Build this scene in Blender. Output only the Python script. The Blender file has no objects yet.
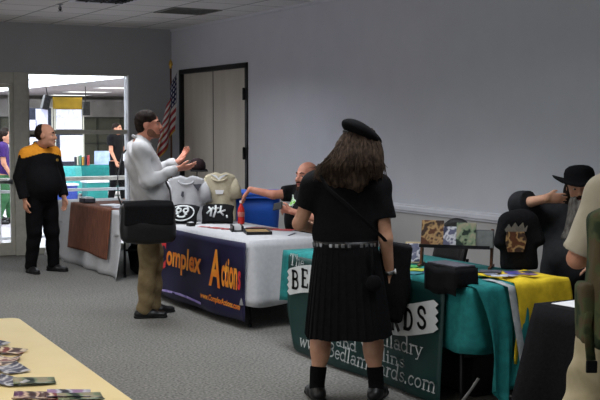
import bpy, bmesh, math, random
import numpy as np
from mathutils import Vector, Matrix
random.seed(7)
SC = bpy.context.scene
COL = SC.collection
PI = math.pi
V = Vector

# ------------------------------------------------------------------ materials
def lin(c):
    return tuple(((x/255)/12.92 if x/255 <= .04045 else ((x/255+.055)/1.055)**2.4) for x in c)
def mat(name, c, rough=.8, metal=0, c2=None, scale=40, bump=0, spec=.3, stretch=(1,1,1), detail=3, sheen=0, emit=None, estr=0, coord='Object'):
    m = bpy.data.materials.new(name); m.use_nodes = True
    nt = m.node_tree; N = nt.nodes; L = nt.links
    b = N['Principled BSDF']
    b.inputs['Roughness'].default_value = rough; b.inputs['Metallic'].default_value = metal
    b.inputs['Specular IOR Level'].default_value = .08 if 'hair' in name or 'beard' in name else spec
    if sheen: b.inputs['Sheen Weight'].default_value = sheen
    a = lin(c)
    if c2 is None: c2 = tuple(max(0, x*.86) for x in c)
    z = lin(c2)
    tc = N.new('ShaderNodeTexCoord'); mp = N.new('ShaderNodeMapping'); nz = N.new('ShaderNodeTexNoise')
    mp.inputs['Scale'].default_value = stretch
    nz.inputs['Scale'].default_value = scale; nz.inputs['Detail'].default_value = detail
    L.new(tc.outputs[coord], mp.inputs['Vector']); L.new(mp.outputs[0], nz.inputs['Vector'])
    rp = N.new('ShaderNodeValToRGB')
    rp.color_ramp.elements[0].position = .35; rp.color_ramp.elements[1].position = .65
    rp.color_ramp.elements[0].color = (*z, 1); rp.color_ramp.elements[1].color = (*a, 1)
    L.new(nz.outputs[0], rp.inputs[0]); L.new(rp.outputs[0], b.inputs['Base Color'])
    if bump:
        bp = N.new('ShaderNodeBump'); bp.inputs['Strength'].default_value = bump; bp.inputs['Distance'].default_value = .01
        L.new(nz.outputs[0], bp.inputs['Height']); L.new(bp.outputs[0], b.inputs['Normal'])
    if emit:
        b.inputs['Emission Color'].default_value = (*lin(emit), 1); b.inputs['Emission Strength'].default_value = estr
    return m
def mat_emit(name, c, s):
    m = bpy.data.materials.new(name); m.use_nodes = True
    nt = m.node_tree; nt.nodes.clear()
    e = nt.nodes.new('ShaderNodeEmission'); o = nt.nodes.new('ShaderNodeOutputMaterial')
    e.inputs[0].default_value = (*lin(c), 1); e.inputs[1].default_value = s
    nt.links.new(e.outputs[0], o.inputs[0]); return m
def mat_glass(name):
    m = bpy.data.materials.new(name); m.use_nodes = True
    nt = m.node_tree; nt.nodes.clear()
    t = nt.nodes.new('ShaderNodeBsdfTransparent'); g = nt.nodes.new('ShaderNodeBsdfGlossy'); x = nt.nodes.new('ShaderNodeMixShader')
    o = nt.nodes.new('ShaderNodeOutputMaterial'); f = nt.nodes.new('ShaderNodeFresnel')
    t.inputs[0].default_value = (.95, .97, .96, 1); g.inputs['Roughness'].default_value = .02; f.inputs[0].default_value = 1.25
    nt.links.new(f.outputs[0], x.inputs[0]); nt.links.new(t.outputs[0], x.inputs[1]); nt.links.new(g.outputs[0], x.inputs[2])
    nt.links.new(x.outputs[0], o.inputs[0]); return m

# ------------------------------------------------------------------ mesh helpers
def frame(z, x=None):
    z = V(z).normalized()
    x = V(x) if x is not None else (V((1,0,0)) if abs(z.x) < .8 else V((0,1,0)))
    x = (x - z*x.dot(z)).normalized()
    return x, z.cross(x), z
class MB:
    def __init__(s): s.v = []; s.f = []; s.m = []
    def add(s, vs, fs, mi=0):
        o = len(s.v); s.v += [tuple(p) for p in vs]; s.f += [tuple(i+o for i in f) for f in fs]; s.m += [mi]*len(fs); return s
    def box(s, c, size, rot=None, mi=0):
        R = rot if rot is not None else Matrix.Identity(3); c = V(c)
        vs = [c + R @ V((x*size[0]/2, y*size[1]/2, z*size[2]/2)) for x in (-1,1) for y in (-1,1) for z in (-1,1)]
        return s.add(vs, [(0,1,3,2),(4,6,7,5),(0,4,5,1),(2,3,7,6),(0,2,6,4),(1,5,7,3)], mi)
    def bb(s, a, b, mi=0):
        return s.box([(a[i]+b[i])/2 for i in range(3)], [abs(b[i]-a[i]) for i in range(3)], None, mi)
    def tube(s, pts, r, n=10, mi=0, cap=True, flat=1.0):
        pts = [V(p) for p in pts]; rs = r if isinstance(r, (list, tuple)) else [r]*len(pts)
        o = []; px = None
        for i, p in enumerate(pts):
            d = pts[min(i+1, len(pts)-1)] - pts[max(i-1, 0)]
            if d.length < 1e-9: d = V((0,0,1))
            x, y, z = frame(d, px); px = x
            o += [p + (x*math.cos(a)+y*math.sin(a)*flat)*rs[i] for a in [2*PI*k/n for k in range(n)]]
        fs = [(i*n+k, i*n+(k+1)%n, (i+1)*n+(k+1)%n, (i+1)*n+k) for i in range(len(pts)-1) for k in range(n)]
        if cap: fs += [tuple(range(n-1,-1,-1)), tuple((len(pts)-1)*n+k for k in range(n))]
        return s.add(o, fs, mi)
    def lathe(s, prof, c=(0,0,0), n=24, mi=0, axis=(0,0,1)):
        x, y, z = frame(axis); c = V(c)
        o = [c + z*h + (x*math.cos(2*PI*k/n)+y*math.sin(2*PI*k/n))*r for r, h in prof for k in range(n)]
        fs = [(i*n+k, i*n+(k+1)%n, (i+1)*n+(k+1)%n, (i+1)*n+k) for i in range(len(prof)-1) for k in range(n)]
        fs += [tuple(range(n-1,-1,-1)), tuple((len(prof)-1)*n+k for k in range(n))]
        return s.add(o, fs, mi)
    def prism(s, poly, org, ux, uy, th, mi=0):
        org = V(org); ux = V(ux); uy = V(uy); w = ux.cross(uy).normalized()
        n = len(poly)
        a = [org + ux*p[0] + uy*p[1] for p in poly]
        return s.add(a + [p - w*th for p in a], [tuple(range(n)), tuple(range(2*n-1, n-1, -1))] + [(i, n+i, n+(i+1)%n, (i+1)%n) for i in range(n)], mi)
    def grid(s, fn, nu, nv, mi=0, mifn=None):
        o = len(s.v)
        s.v += [tuple(fn(i/nu, k/nv)) for i in range(nu+1) for k in range(nv+1)]
        for i in range(nu):
            for k in range(nv):
                s.f.append((o+i*(nv+1)+k, o+(i+1)*(nv+1)+k, o+(i+1)*(nv+1)+k+1, o+i*(nv+1)+k+1))
                s.m.append(mifn((i+.5)/nu, (k+.5)/nv) if mifn else mi)
        return s
    def build(s, name, mats, parent=None, smooth=False, bevel=0, solid=0, loc=None, rotz=0, uv=None, weld=False):
        me = bpy.data.meshes.new(name); me.from_pydata(s.v, [], s.f)
        mats = mats if isinstance(mats, (list, tuple)) else [mats]
        for m in mats: me.materials.append(m)
        me.polygons.foreach_set('material_index', s.m)
        if uv:
            l = me.uv_layers.new(name='UVMap')
            for lp in me.loops: l.data[lp.index].uv = uv[lp.vertex_index]
        bm = bmesh.new(); bm.from_mesh(me)
        if weld: bmesh.ops.remove_doubles(bm, verts=bm.verts, dist=1e-5)
        bmesh.ops.recalc_face_normals(bm, faces=bm.faces)
        bm.to_mesh(me); bm.free()
        if smooth: me.polygons.foreach_set('use_smooth', [True]*len(me.polygons))
        o = bpy.data.objects.new(name, me); COL.objects.link(o)
        if parent: o.parent = parent
        if loc: o.location = loc
        if rotz: o.rotation_euler = (0,0,rotz)
        if solid:
            md = o.modifiers.new('solid', 'SOLIDIFY'); md.thickness = solid; md.offset = 0
        if bevel:
            md = o.modifiers.new('bev', 'BEVEL'); md.width = bevel; md.segments = 2; md.limit_method = 'ANGLE'
        return o
def tag(o, label, cat, group=None):
    o['label'] = label; o['category'] = cat
    if group: o['group'] = group
    return o
def struct(o): o['kind'] = 'structure'; return o
def stuff(o): o['kind'] = 'stuff'; return o
def empty(name, loc, label, cat, group=None, rotz=0):
    o = bpy.data.objects.new(name, None); COL.objects.link(o); o.empty_display_size = .05
    o.location = loc; o.rotation_euler = (0,0,rotz); return tag(o, label, cat, group)
def copy_tree(o, parent=None):
    c = o.copy(); COL.objects.link(c)
    if parent: c.parent = parent
    for ch in list(o.children): copy_tree(ch, c)
    return c
def rz(a): return Matrix.Rotation(a, 3, 'Z')

def text(name, s, m, parent, org, ux, uy, w, h, bold=0.0, shear=0.0, th=.002, arch=None):
    """Lettering: flat raised letters, its lower left at org, ux/uy along the line and up, fitted into w x h."""
    cu = bpy.data.curves.new(name, 'FONT'); cu.body = s; cu.offset = bold; cu.shear = shear; cu.resolution_u = 3
    to = bpy.data.objects.new(name, cu); COL.objects.link(to)
    me = bpy.data.meshes.new_from_object(to.evaluated_get(bpy.context.evaluated_depsgraph_get()))
    bpy.data.objects.remove(to)
    xs = [v.co.x for v in me.vertices]; ys = [v.co.y for v in me.vertices]
    x0, x1, y0, y1 = min(xs), max(xs), min(ys), max(ys)
    org, ux, uy = V(org), V(ux).normalized(), V(uy).normalized(); nz = ux.cross(uy)
    for v in me.vertices:
        a = (v.co.x-x0)/(x1-x0); b = (v.co.y-y0)/(y1-y0)
        up = arch(a) if arch else 0
        v.co = org + ux*(a*w) + uy*(b*h+up) + nz*th
    me.materials.append(m)
    o = bpy.data.objects.new(name, me); COL.objects.link(o); o.parent = parent
    return o

# ------------------------------------------------------------------ smooth solids (cloth, bodies): distance fields turned into one closed surface
def A3(p): return np.array(p, dtype=np.float32)
def C(a, b, ra, rb=None, k=.025, cuts=(), sub=False):
    return dict(t='T', a=A3(a), b=A3(b), ra=ra, rb=ra if rb is None else rb, x=None, sy=1., k=k, cuts=cuts, sub=sub)
def T(a, b, ra, rb, x, sy, k=.03, cuts=(), sub=False):
    return dict(t='T', a=A3(a), b=A3(b), ra=ra, rb=rb, x=A3(x), sy=sy, k=k, cuts=cuts, sub=sub)
def El(c, r, R=None, k=.025, cuts=(), sub=False):
    return dict(t='E', c=A3(c), r=A3(r), R=np.eye(3, dtype=np.float32) if R is None else np.array(R, dtype=np.float32), k=k, cuts=cuts, sub=sub)
def Bx(c, h, rnd=.01, R=None, k=.01, cuts=(), sub=False):
    return dict(t='B', c=A3(c), h=A3(h), rnd=rnd, R=np.eye(3, dtype=np.float32) if R is None else np.array(R, dtype=np.float32), k=k, cuts=cuts, sub=sub)
def unit(v): v = A3(v); return v/np.linalg.norm(v)
def pbox(p):
    if p['t'] == 'T':
        r = max(p['ra'], p['rb'])*max(1, p['sy'])
        return np.minimum(p['a'], p['b'])-r, np.maximum(p['a'], p['b'])+r
    r = float(np.max(p['r'])) if p['t'] == 'E' else float(np.linalg.norm(p['h']))+p['rnd']
    return p['c']-r, p['c']+r
def peval(p, X, Y, Z):
    if p['t'] == 'T':
        a, b = p['a'], p['b']; d = b-a; L = float(np.linalg.norm(d)) or 1e-6; w = d/L
        qx, qy, qz = X-a[0], Y-a[1], Z-a[2]
        s = qx*w[0]+qy*w[1]+qz*w[2]; t = np.clip(s/L, 0, 1)
        r = p['ra']+(p['rb']-p['ra'])*t
        if p['x'] is None:
            q2 = qx*qx+qy*qy+qz*qz
            return np.sqrt(np.maximum(q2-2*s*t*L+t*t*L*L, 0))-r
        x = p['x']-w*float(np.dot(w, p['x'])); x = x/np.linalg.norm(x); y = np.cross(w, x)
        u = qx*x[0]+qy*x[1]+qz*x[2]; v = (qx*y[0]+qy*y[1]+qz*y[2])/p['sy']
        e = s-t*L
        return (np.sqrt(u*u+v*v+e*e)-r)*.85
    R = p['R']; c = p['c']
    qx, qy, qz = X-c[0], Y-c[1], Z-c[2]
    u = qx*R[0,0]+qy*R[1,0]+qz*R[2,0]; v = qx*R[0,1]+qy*R[1,1]+qz*R[2,1]; w = qx*R[0,2]+qy*R[1,2]+qz*R[2,2]
    if p['t'] == 'E':
        r = p['r']; k0 = np.sqrt((u/r[0])**2+(v/r[1])**2+(w/r[2])**2)
        return (k0-1)*float(np.min(r))*1.2
    h = p['h']
    ax, ay, az = np.abs(u)-h[0], np.abs(v)-h[1], np.abs(w)-h[2]
    return np.sqrt(np.maximum(ax,0)**2+np.maximum(ay,0)**2+np.maximum(az,0)**2)+np.minimum(np.maximum(ax, np.maximum(ay, az)), 0)-p['rnd']
def sdf(name, prims, mats, parent=None, vox=.008, cuts=(), disp=None, loc=None, rotz=0, mifn=None):
    lo = np.min([pbox(p)[0] for p in prims if not p['sub']], axis=0)-3*vox-.02
    hi = np.max([pbox(p)[1] for p in prims if not p['sub']], axis=0)+3*vox+.02
    n = np.ceil((hi-lo)/vox).astype(int)+1
    ax = [(lo[i]+vox*np.arange(n[i])).astype(np.float32) for i in range(3)]
    F = np.full(n, .5, dtype=np.float32)
    for p in prims:
        a, b = pbox(p); mg = p['k']+3*vox
        i0 = np.clip(np.floor((a-mg-lo)/vox).astype(int), 0, n-1); i1 = np.clip(np.ceil((b+mg-lo)/vox).astype(int)+1, 1, n)
        if np.any(i1 <= i0): continue
        X = ax[0][i0[0]:i1[0],None,None]; Y = ax[1][None,i0[1]:i1[1],None]; Z = ax[2][None,None,i0[2]:i1[2]]
        d = peval(p, X, Y, Z)
        for (cp, cn) in p['cuts']:
            cn = unit(cn); d = np.maximum(d, (X-cp[0])*cn[0]+(Y-cp[1])*cn[1]+(Z-cp[2])*cn[2])
        sl = (slice(i0[0],i1[0]), slice(i0[1],i1[1]), slice(i0[2],i1[2]))
        f = F[sl]
        if p['sub']: F[sl] = np.maximum(f, -d)
        else:
            k = max(p['k'], 1e-4); h = np.maximum(k-np.abs(f-d), 0)/k
            F[sl] = np.minimum(f, d)-h*h*k*.25
    if disp is not None:
        I = np.nonzero(np.abs(F) < .06)
        F[I] += disp(ax[0][I[0]], ax[1][I[1]], ax[2][I[2]]).astype(np.float32)
    for (cp, cn) in cuts:
        cn = unit(cn)
        F = np.maximum(F, (ax[0][:,None,None]-cp[0])*cn[0]+(ax[1][None,:,None]-cp[1])*cn[1]+(ax[2][None,None,:]-cp[2])*cn[2])
    F[0] = F[-1] = .5; F[:,0] = F[:,-1] = .5; F[:,:,0] = F[:,:,-1] = .5
    S = F < 0
    c8 = [S[i:n[0]-1+i, j:n[1]-1+j, k:n[2]-1+k] for i in (0,1) for j in (0,1) for k in (0,1)]
    cnt = np.sum(c8, axis=0); act = (cnt > 0) & (cnt < 8)
    idx = np.argwhere(act); ids = np.full(act.shape, -1, dtype=np.int64); ids[act] = np.arange(len(idx))
    acc = np.zeros((len(idx),3)); num = np.zeros(len(idx))
    cor = [(i,j,k) for i in (0,1) for j in (0,1) for k in (0,1)]
    for a in cor:
        for q in range(3):
            if a[q]: continue
            b = list(a); b[q] = 1
            fa = F[idx[:,0]+a[0], idx[:,1]+a[1], idx[:,2]+a[2]]; fb = F[idx[:,0]+b[0], idx[:,1]+b[1], idx[:,2]+b[2]]
            m = (fa < 0) != (fb < 0)
            t = np.where(m, fa/np.where(m, fa-fb, 1), 0)
            pt = np.tile(np.array(a, dtype=float), (len(idx),1)); pt[:,q] = t
            acc[m] += pt[m]; num[m] += 1
    vs = lo+vox*(idx+acc/num[:,None])
    faces = []
    for q in range(3):
        u, w = (q+1)%3, (q+2)%3
        sa = [slice(None)]*3; sb = [slice(None)]*3; sa[q] = slice(0,-1); sb[q] = slice(1,None)
        E = np.argwhere(S[tuple(sa)] != S[tuple(sb)])
        E = E[(E[:,u] > 0) & (E[:,w] > 0)]
        def cell(du, dw):
            e = E.copy(); e[:,u] -= du; e[:,w] -= dw
            return ids[e[:,0], e[:,1], e[:,2]]
        Q = np.stack([cell(1,1), cell(0,1), cell(0,0), cell(1,0)], axis=1)
        flip = ~S[E[:,0], E[:,1], E[:,2]]
        Q[flip] = Q[flip][:, ::-1]
        faces.append(Q)
    Q = np.concatenate(faces); Q = Q[(Q >= 0).all(axis=1)]
    me = bpy.data.meshes.new(name)
    me.vertices.add(len(vs)); me.vertices.foreach_set('co', vs.astype(np.float32).ravel())
    me.loops.add(Q.size); me.loops.foreach_set('vertex_index', Q.ravel().astype(np.int32))
    me.polygons.add(len(Q)); me.polygons.foreach_set('loop_start', (np.arange(len(Q))*4).astype(np.int32))
    me.update(calc_edges=True)
    mats = mats if isinstance(mats, (list, tuple)) else [mats]
    for m in mats: me.materials.append(m)
    if mifn is not None:
        cen = vs[Q].mean(axis=1); me.polygons.foreach_set('material_index', mifn(cen).astype(np.int32))
    me.polygons.foreach_set('use_smooth', np.ones(len(Q), dtype=bool)); me.validate()
    o = bpy.data.objects.new(name, me); COL.objects.link(o)
    if parent: o.parent = parent
    if loc: o.location = loc
    if rotz: o.rotation_euler = (0,0,rotz)
    return o
def folds(amp, fx, fy, fz, seed=0):
    """Cloth folds: a few crossing waves."""
    r = random.Random(seed); w = [(r.uniform(.5,1.5)*fx, r.uniform(.5,1.5)*fy, r.uniform(.5,1.5)*fz, r.uniform(0,6.3), r.uniform(.5,1)) for _ in range(5)]
    def f(x, y, z):
        s = 0
        for i, (a, b, c, p, q) in enumerate(w):
            s = s + q*np.sin(a*x+b*y+c*z+p+1.3*np.sin(.6*c*x+.5*a*z+.4*b*y+i))
        return amp*s/2.2
    return f

# ------------------------------------------------------------------ people
def hand(w, d, n, t, s=1.0, curl=(.25,.3,.3), spread=.06, thumb=.75):
    """Palm and five fingers: wrist w, finger direction d, palm normal n, thumb side t."""
    w, d, n, t = A3(w), unit(d), unit(n), unit(t)
    o = [T(w+d*.01*s, w+d*.078*s, .033*s, .040*s, t, .42, k=.015)]
    for i, (off, ln, r) in enumerate(((.031,.070,.0092),(.0105,.078,.0095),(-.010,.072,.009),(-.029,.056,.008))):
        p = w+d*.088*s+t*off*s; dd = unit(d+t*spread*(1.5-i)); a = 0
        p = p-dd*.02*s
        segs = (.5,.3,.22)
        for j, sg in enumerate(segs):
            a += curl[j]; e = dd*math.cos(a)+n*math.sin(a)
            q = p+e*(ln*sg+(.02 if j == 0 else 0))*s
            o.append(C(p, q, r*s*(1-.08*j), r*s*(.94-.1*j), k=.004)); p = q
    p = w+d*.025*s+t*.026*s
    q = p+unit(d*.62+t*thumb+n*.25)*.045*s; o.append(C(p, q, .014*s, .0105*s, k=.012))
    o.append(C(q, q+unit(d*.9+t*.35*thumb+n*.3)*.032*s, .0105*s, .0085*s, k=.004))
    return o
def headR(yaw=0, pitch=0, roll=0):
    return np.array(Matrix.Rotation(yaw,3,'Z') @ Matrix.Rotation(pitch,3,'X') @ Matrix.Rotation(roll,3,'Y'), dtype=np.float32)
class Head:
    """Local head frame: +Y out of the face, +X to the wearer's right, origin between the ears at eye height."""
    def __init__(s, c, R, k=1.0): s.c = A3(c); s.R = R; s.k = k
    def p(s, x, y, z): return s.c+s.R @ (A3((x,y,z))*s.k)
    def e(s, c, r, **kw): return El(s.p(*c), A3(r)*s.k, R=s.R, **kw)
    def prims(s, neck):
        k = s.k; e = s.e
        o = [e((0,-.014,.034),(.077,.098,.088)), e((0,.028,-.025),(.064,.070,.085), k=.03),
             e((0,.050,-.083),(.044,.040,.034), k=.03), e((0,.083,-.100),(.022,.020,.017), k=.02)]
        for q in (-1,1):
            o.append(e((q*.040,.066,-.028),(.022,.022,.020), k=.02))
            o.append(e((q*.078,-.012,-.008),(.011,.026,.033), k=.008))
            o.append(C(s.p(q*.012,.086,.024), s.p(q*.050,.068,.026), .012*k, .009*k, k=.012))
        o += [C(s.p(0,.088,.014), s.p(0,.113,-.026), .009*k, .013*k, k=.012), e((0,.100,-.031),(.018,.013,.010), k=.008),
              e((0,.094,-.058),(.024,.011,.006), k=.006), e((0,.092,-.069),(.021,.011,.007), k=.006)]
        for q in (-1,1): o.append(e((q*.032,.099,.002),(.017,.016,.010), sub=True))
        o.append(C(neck, s.p(0,-.022,-.075), .064*k, .056*k, k=.03))
        return o
    def features(s, body, brow, white, iris, lip=None, tilt=0):
        for q in (-1,1):
            b = MB(); c = V(s.p(q*.032,.0735,.002).tolist()); d = V((s.R @ A3((0,1,0))).tolist()); r = .0135*s.k
            prof = [(r*math.sin(a), -r*math.cos(a)) for a in [PI*i/12 for i in range(1,12)]]
            b.lathe(prof, c, 12, 0, d); nf = len(b.f)
            for i, f in enumerate(b.f):
                if sum((V(b.v[j])-c).dot(d) for j in f)/len(f) > r*.80: b.m[i] = 1
            b.build('eye', [white, iris], body, True)
            MB().tube([s.p(q*x, y, z) for x, y, z in ((.014,.096,.027+tilt),(.030,.093,.034),(.048,.077,.029))], [.005*s.k,.006*s.k,.003*s.k], 6).build('eyebrow', brow, body, True)
        if lip: sdf('lips', [s.e((0,.098,-.0575),(.023,.010,.0052), k=.004), s.e((0,.097,-.068),(.020,.010,.006), k=.004)], lip, body, vox=.0035)
def torso(j, inf=0, lowk=.04):
    """Trunk from pelvis to neck in the joints j."""
    x = A3(j['shR'])-A3(j['shL']); pel, mid, ch, nb = (A3(j[q]) for q in ('pelvis','waist','chest','neck'))
    hw, ww, cw = j['w']; sy = j.get('sy', .68)
    o = [T(pel, mid, hw+inf, ww+inf, x, sy, k=lowk), T(mid, ch, ww+inf, cw+inf, x, sy, k=.04)]
    for s in ('shL','shR'):
        sh = A3(j[s]); o.append(C(sh, ch*.35+nb*.3+sh*.35, .058+inf, .085+inf, k=.05)); o.append(C(nb, sh, .050+inf*.6, .052+inf, k=.05))
    if 'belly' in j:
        c, r = j['belly']; o.append(El(c, A3(r)+inf, k=.06))
    return o
def arms(j, inf=0, ra=(.052,.042,.041,.028)):
    o = []
    for s in 'LR':
        sh, el, wr = A3(j['sh'+s]), A3(j['el'+s]), A3(j['wr'+s])
        o += [C(sh, el, ra[0]+inf, ra[1]+inf, k=.03), C(el, wr, ra[2]+inf, ra[3]+inf, k=.02)]
    return o
def legs(j, inf=0, r=(.088,.058,.056,.036)):
    o = []
    for s in 'LR':
        h, kn, an = A3(j['hip'+s]), A3(j['kn'+s]), A3(j['an'+s])
        o += [C(h, kn, r[0]+inf, r[1]+inf, k=.04), C(kn, an, r[2]+inf, r[3]+inf, k=.02)]
        f = unit(j.get('foot'+s, (0,1,0)))
        ax = unit(an-kn); back = -f-ax*float(np.dot(-f, ax))
        o.append(El(kn+(an-kn)*.33+back*.018, (.052+inf,.052+inf,.11), k=.03))
        o += [C(an, an+f*.02-A3((0,0,.035)), .038+inf, .036+inf, k=.02), C(an+f*-.04-A3((0,0,.045)), an+f*.13-A3((0,0,.055)), .034+inf, .026+inf, k=.02)]
    return o
def shoes(j, m, sole, body, vox=.008, k=1.0):
    for s in 'LR':
        an = A3(j['an'+s]); f = unit(j.get('foot'+s, (0,1,0))); sd = np.cross(f, (0,0,1)); z0 = float(an[2])-.085
        g = lambda d, z: A3((an[0]+f[0]*d*k, an[1]+f[1]*d*k, z0+z))
        pr = [T(g(-.055,.038), g(.06,.040), .040, .045, sd, .9, k=.02), T(g(.06,.034), g(.155,.030), .048, .042, sd, .65, k=.03), C(g(-.025,.05), g(-.012,.075), .044, .042, k=.03)]
        sh = sdf('shoe', pr, m, body, vox=vox, cuts=[((0,0,z0+.012),(0,0,-1))])
        sdf('sole', [T(g(-.055,.012), g(.155,.012), .044, .046, sd, .5, k=.01)], sole, sh, vox=vox, cuts=[((0,0,z0+.0),(0,0,-1)), ((0,0,z0+.020),(0,0,1))])
# ------------------------------------------------------------------ palette
M = {}
M['wall'] = mat('wall_paint', (200,200,206), .75, c2=(197,197,203), scale=3)
M['wall_low'] = mat('wainscot_paint', (176,173,170), .8, c2=(171,168,165), scale=4)
M['rail'] = mat('rail_paint', (208,208,214), .5, scale=8, c2=(204,204,210))
M['wall_back'] = mat('shaded_wall_paint', (166,167,168), .8, c2=(163,164,165), scale=3)  # same paint as the right wall, darkened because less light falls here
M['metal_frame'] = mat('grey_aluminium', (188,186,174), .5, .1, scale=20, c2=(180,178,167))
M['dark_metal'] = mat('dark_metal', (38,38,40), .45, .6, scale=30)
M['steel'] = mat('steel', (170,172,175), .3, .9, scale=30)
M['white_paint'] = mat('white_paint', (226,228,232), .5, scale=10, c2=(220,222,226))
M['black_paint'] = mat('black_frame_paint', (26,25,26), .5, scale=10)
M['door'] = mat('door_laminate', (196,187,174), .55, c2=(186,177,164), scale=6, stretch=(1,1,.15))
M['glass'] = mat_glass('window_glass')
M['black_cloth'] = mat('black_cotton', (20,20,22), .9, c2=(13,13,15), scale=60, bump=.15, spec=.15)
M['black_leather'] = mat('black_leather', (22,21,22), .42, c2=(14,14,15), scale=60, bump=.2, spec=.4)
M['black_wool'] = mat('black_wool', (17,17,19), .95, c2=(11,11,13), scale=90, bump=.2, spec=.1)
M['black_plastic'] = mat('black_plastic', (22,22,24), .4, scale=30)
M['white_cloth'] = mat('white_cotton', (190,190,192), .85, c2=(182,182,185), scale=30, bump=.1)
M['white_shirt'] = mat('white_shirt_cotton', (196,195,195), .85, c2=(186,185,187), scale=14, bump=.1)
M['cream_cloth'] = mat('cream_cotton', (196,186,160), .9, c2=(184,174,148), scale=30, bump=.1)
M['brown_cloth'] = mat('brown_weave', (122,74,52), .9, c2=(92,54,38), scale=16, bump=.2, stretch=(1,2,.4))
M['teal_cloth'] = mat('teal_cotton', (30,124,122), .85, c2=(24,106,106), scale=20, bump=.1)
M['yellow_cloth'] = mat('yellow_cotton', (224,194,42), .85, c2=(206,176,34), scale=24, bump=.1)
M['khaki'] = mat('khaki_cotton', (124,108,78), .9, c2=(108,92,64), scale=16, bump=.15)
M['beige_shirt'] = mat('beige_cotton', (196,188,168), .9, c2=(184,176,156), scale=12, bump=.1)
M['beige_short'] = mat('stone_cotton', (190,178,146), .9, c2=(172,160,128), scale=12, bump=.12)
M['skin'] = mat('skin', (206,152,124), .55, c2=(194,136,108), scale=14)
M['skin_pale'] = mat('skin_pale', (204,158,130), .55, c2=(190,140,114), scale=14)
M['skin_ruddy'] = mat('skin_ruddy', (208,146,122), .5, c2=(196,128,106), scale=14)
M['lip'] = mat('lip', (156,88,80), .5, scale=20)
M['eye_white'] = mat('eye_white', (165,158,150), .3, scale=10, c2=(160,153,145))
M['iris'] = mat('iris', (38,28,22), .2, scale=10)
M['hair_dark'] = mat('hair_dark', (44,34,29), .7, c2=(24,18,16), scale=60, bump=.4, stretch=(1,1,.3))
M['hair_brown'] = mat('hair_brown', (84,69,58), .75, c2=(46,37,31), scale=70, bump=.5, stretch=(1,1,.12))
M['beard_grey'] = mat('beard_grey', (122,118,112), .85, c2=(76,72,68), scale=60, bump=.5, stretch=(1,1,.2))
M['beard_brown'] = mat('beard_brown', (62,44,36), .85, c2=(42,30,25), scale=80, bump=.4)
M['orange_cloth'] = mat('orange_cloth', (246,164,46), .85, c2=(234,150,38), scale=30, bump=.1)
M['blue_plastic'] = mat('blue_plastic', (48,104,212), .45, c2=(44,98,200), scale=5)
M['paper'] = mat('white_paper', (232,232,232), .7, scale=12, c2=(226,226,228))
M['cream_top'] = mat('cream_laminate', (236,218,166), .45, c2=(232,213,160), scale=6)
M['brown_board'] = mat('tan_board', (150,124,82), .7, c2=(132,106,68), scale=20)
M['wood'] = mat('stained_wood', (112,70,44), .55, c2=(84,50,32), scale=8, stretch=(1,6,1))
M['red'] = mat('red_plastic', (178,38,34), .4, c2=(164,32,30), scale=12)
M['navy_banner'] = mat('navy_vinyl', (30,28,62), .5, c2=(24,22,52), scale=3, spec=.3)
M['amber'] = mat('amber_ink', (240,160,52), .5, c2=(232,118,32), scale=9)
M['red_ink'] = mat('red_ink', (214,58,62), .5, c2=(196,44,52), scale=9)
M['lilac_ink'] = mat('lilac_ink', (176,160,214), .5, c2=(120,100,176), scale=12)
M['green_banner'] = mat('green_vinyl', (15,56,52), .45, c2=(12,49,46), scale=3, spec=.35)
M['white_ink'] = mat('white_ink', (218,222,222), .6, c2=(206,210,210), scale=9)
M['black_ink'] = mat('black_ink', (18,20,20), .6, scale=9)
M['rubber'] = mat('black_rubber', (16,16,16), .7, scale=20)
M['gold'] = mat('gold', (204,164,74), .35, .8, scale=20)
M['grey_lid'] = mat('grey_felt', (84,84,92), .8, c2=(64,64,72), scale=30)
def picture_mat(name, cols, scale=14, rough=.4):
    """A printed picture: patches of a few inks."""
    m = mat(name, cols[0], rough)
    nt = m.node_tree; rp = [n for n in nt.nodes if n.type == 'VALTORGB'][0]; nz = [n for n in nt.nodes if n.type == 'TEX_NOISE'][0]
    nz.inputs['Scale'].default_value = scale*1.1; nz.inputs['Detail'].default_value = 2
    rp.color_ramp.interpolation = 'EASE'
    e = rp.color_ramp.elements; e[0].position = 0; e[0].color = (*lin(cols[0]),1); e[1].position = .42; e[1].color = (*lin(cols[1]),1)
    for i, c in enumerate(cols[2:]):
        q = e.new(.42+.09*(i+1)); q.color = (*lin(c),1)
    return m
PIC = [picture_mat('print_a', [(150,60,50),(60,40,44),(206,180,160),(90,50,90)]), picture_mat('print_b', [(70,70,120),(36,34,52),(196,196,214),(150,120,160)]),
       picture_mat('print_c', [(210,120,60),(120,40,36),(232,214,190),(70,40,40)]), picture_mat('print_d', [(44,76,56),(24,40,34),(120,136,108),(150,144,120)]),
       picture_mat('print_e', [(132,88,54),(88,54,38),(170,138,96),(62,46,40)]), picture_mat('print_f', [(150,152,162),(90,92,116),(200,200,206),(56,60,86)])]
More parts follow.
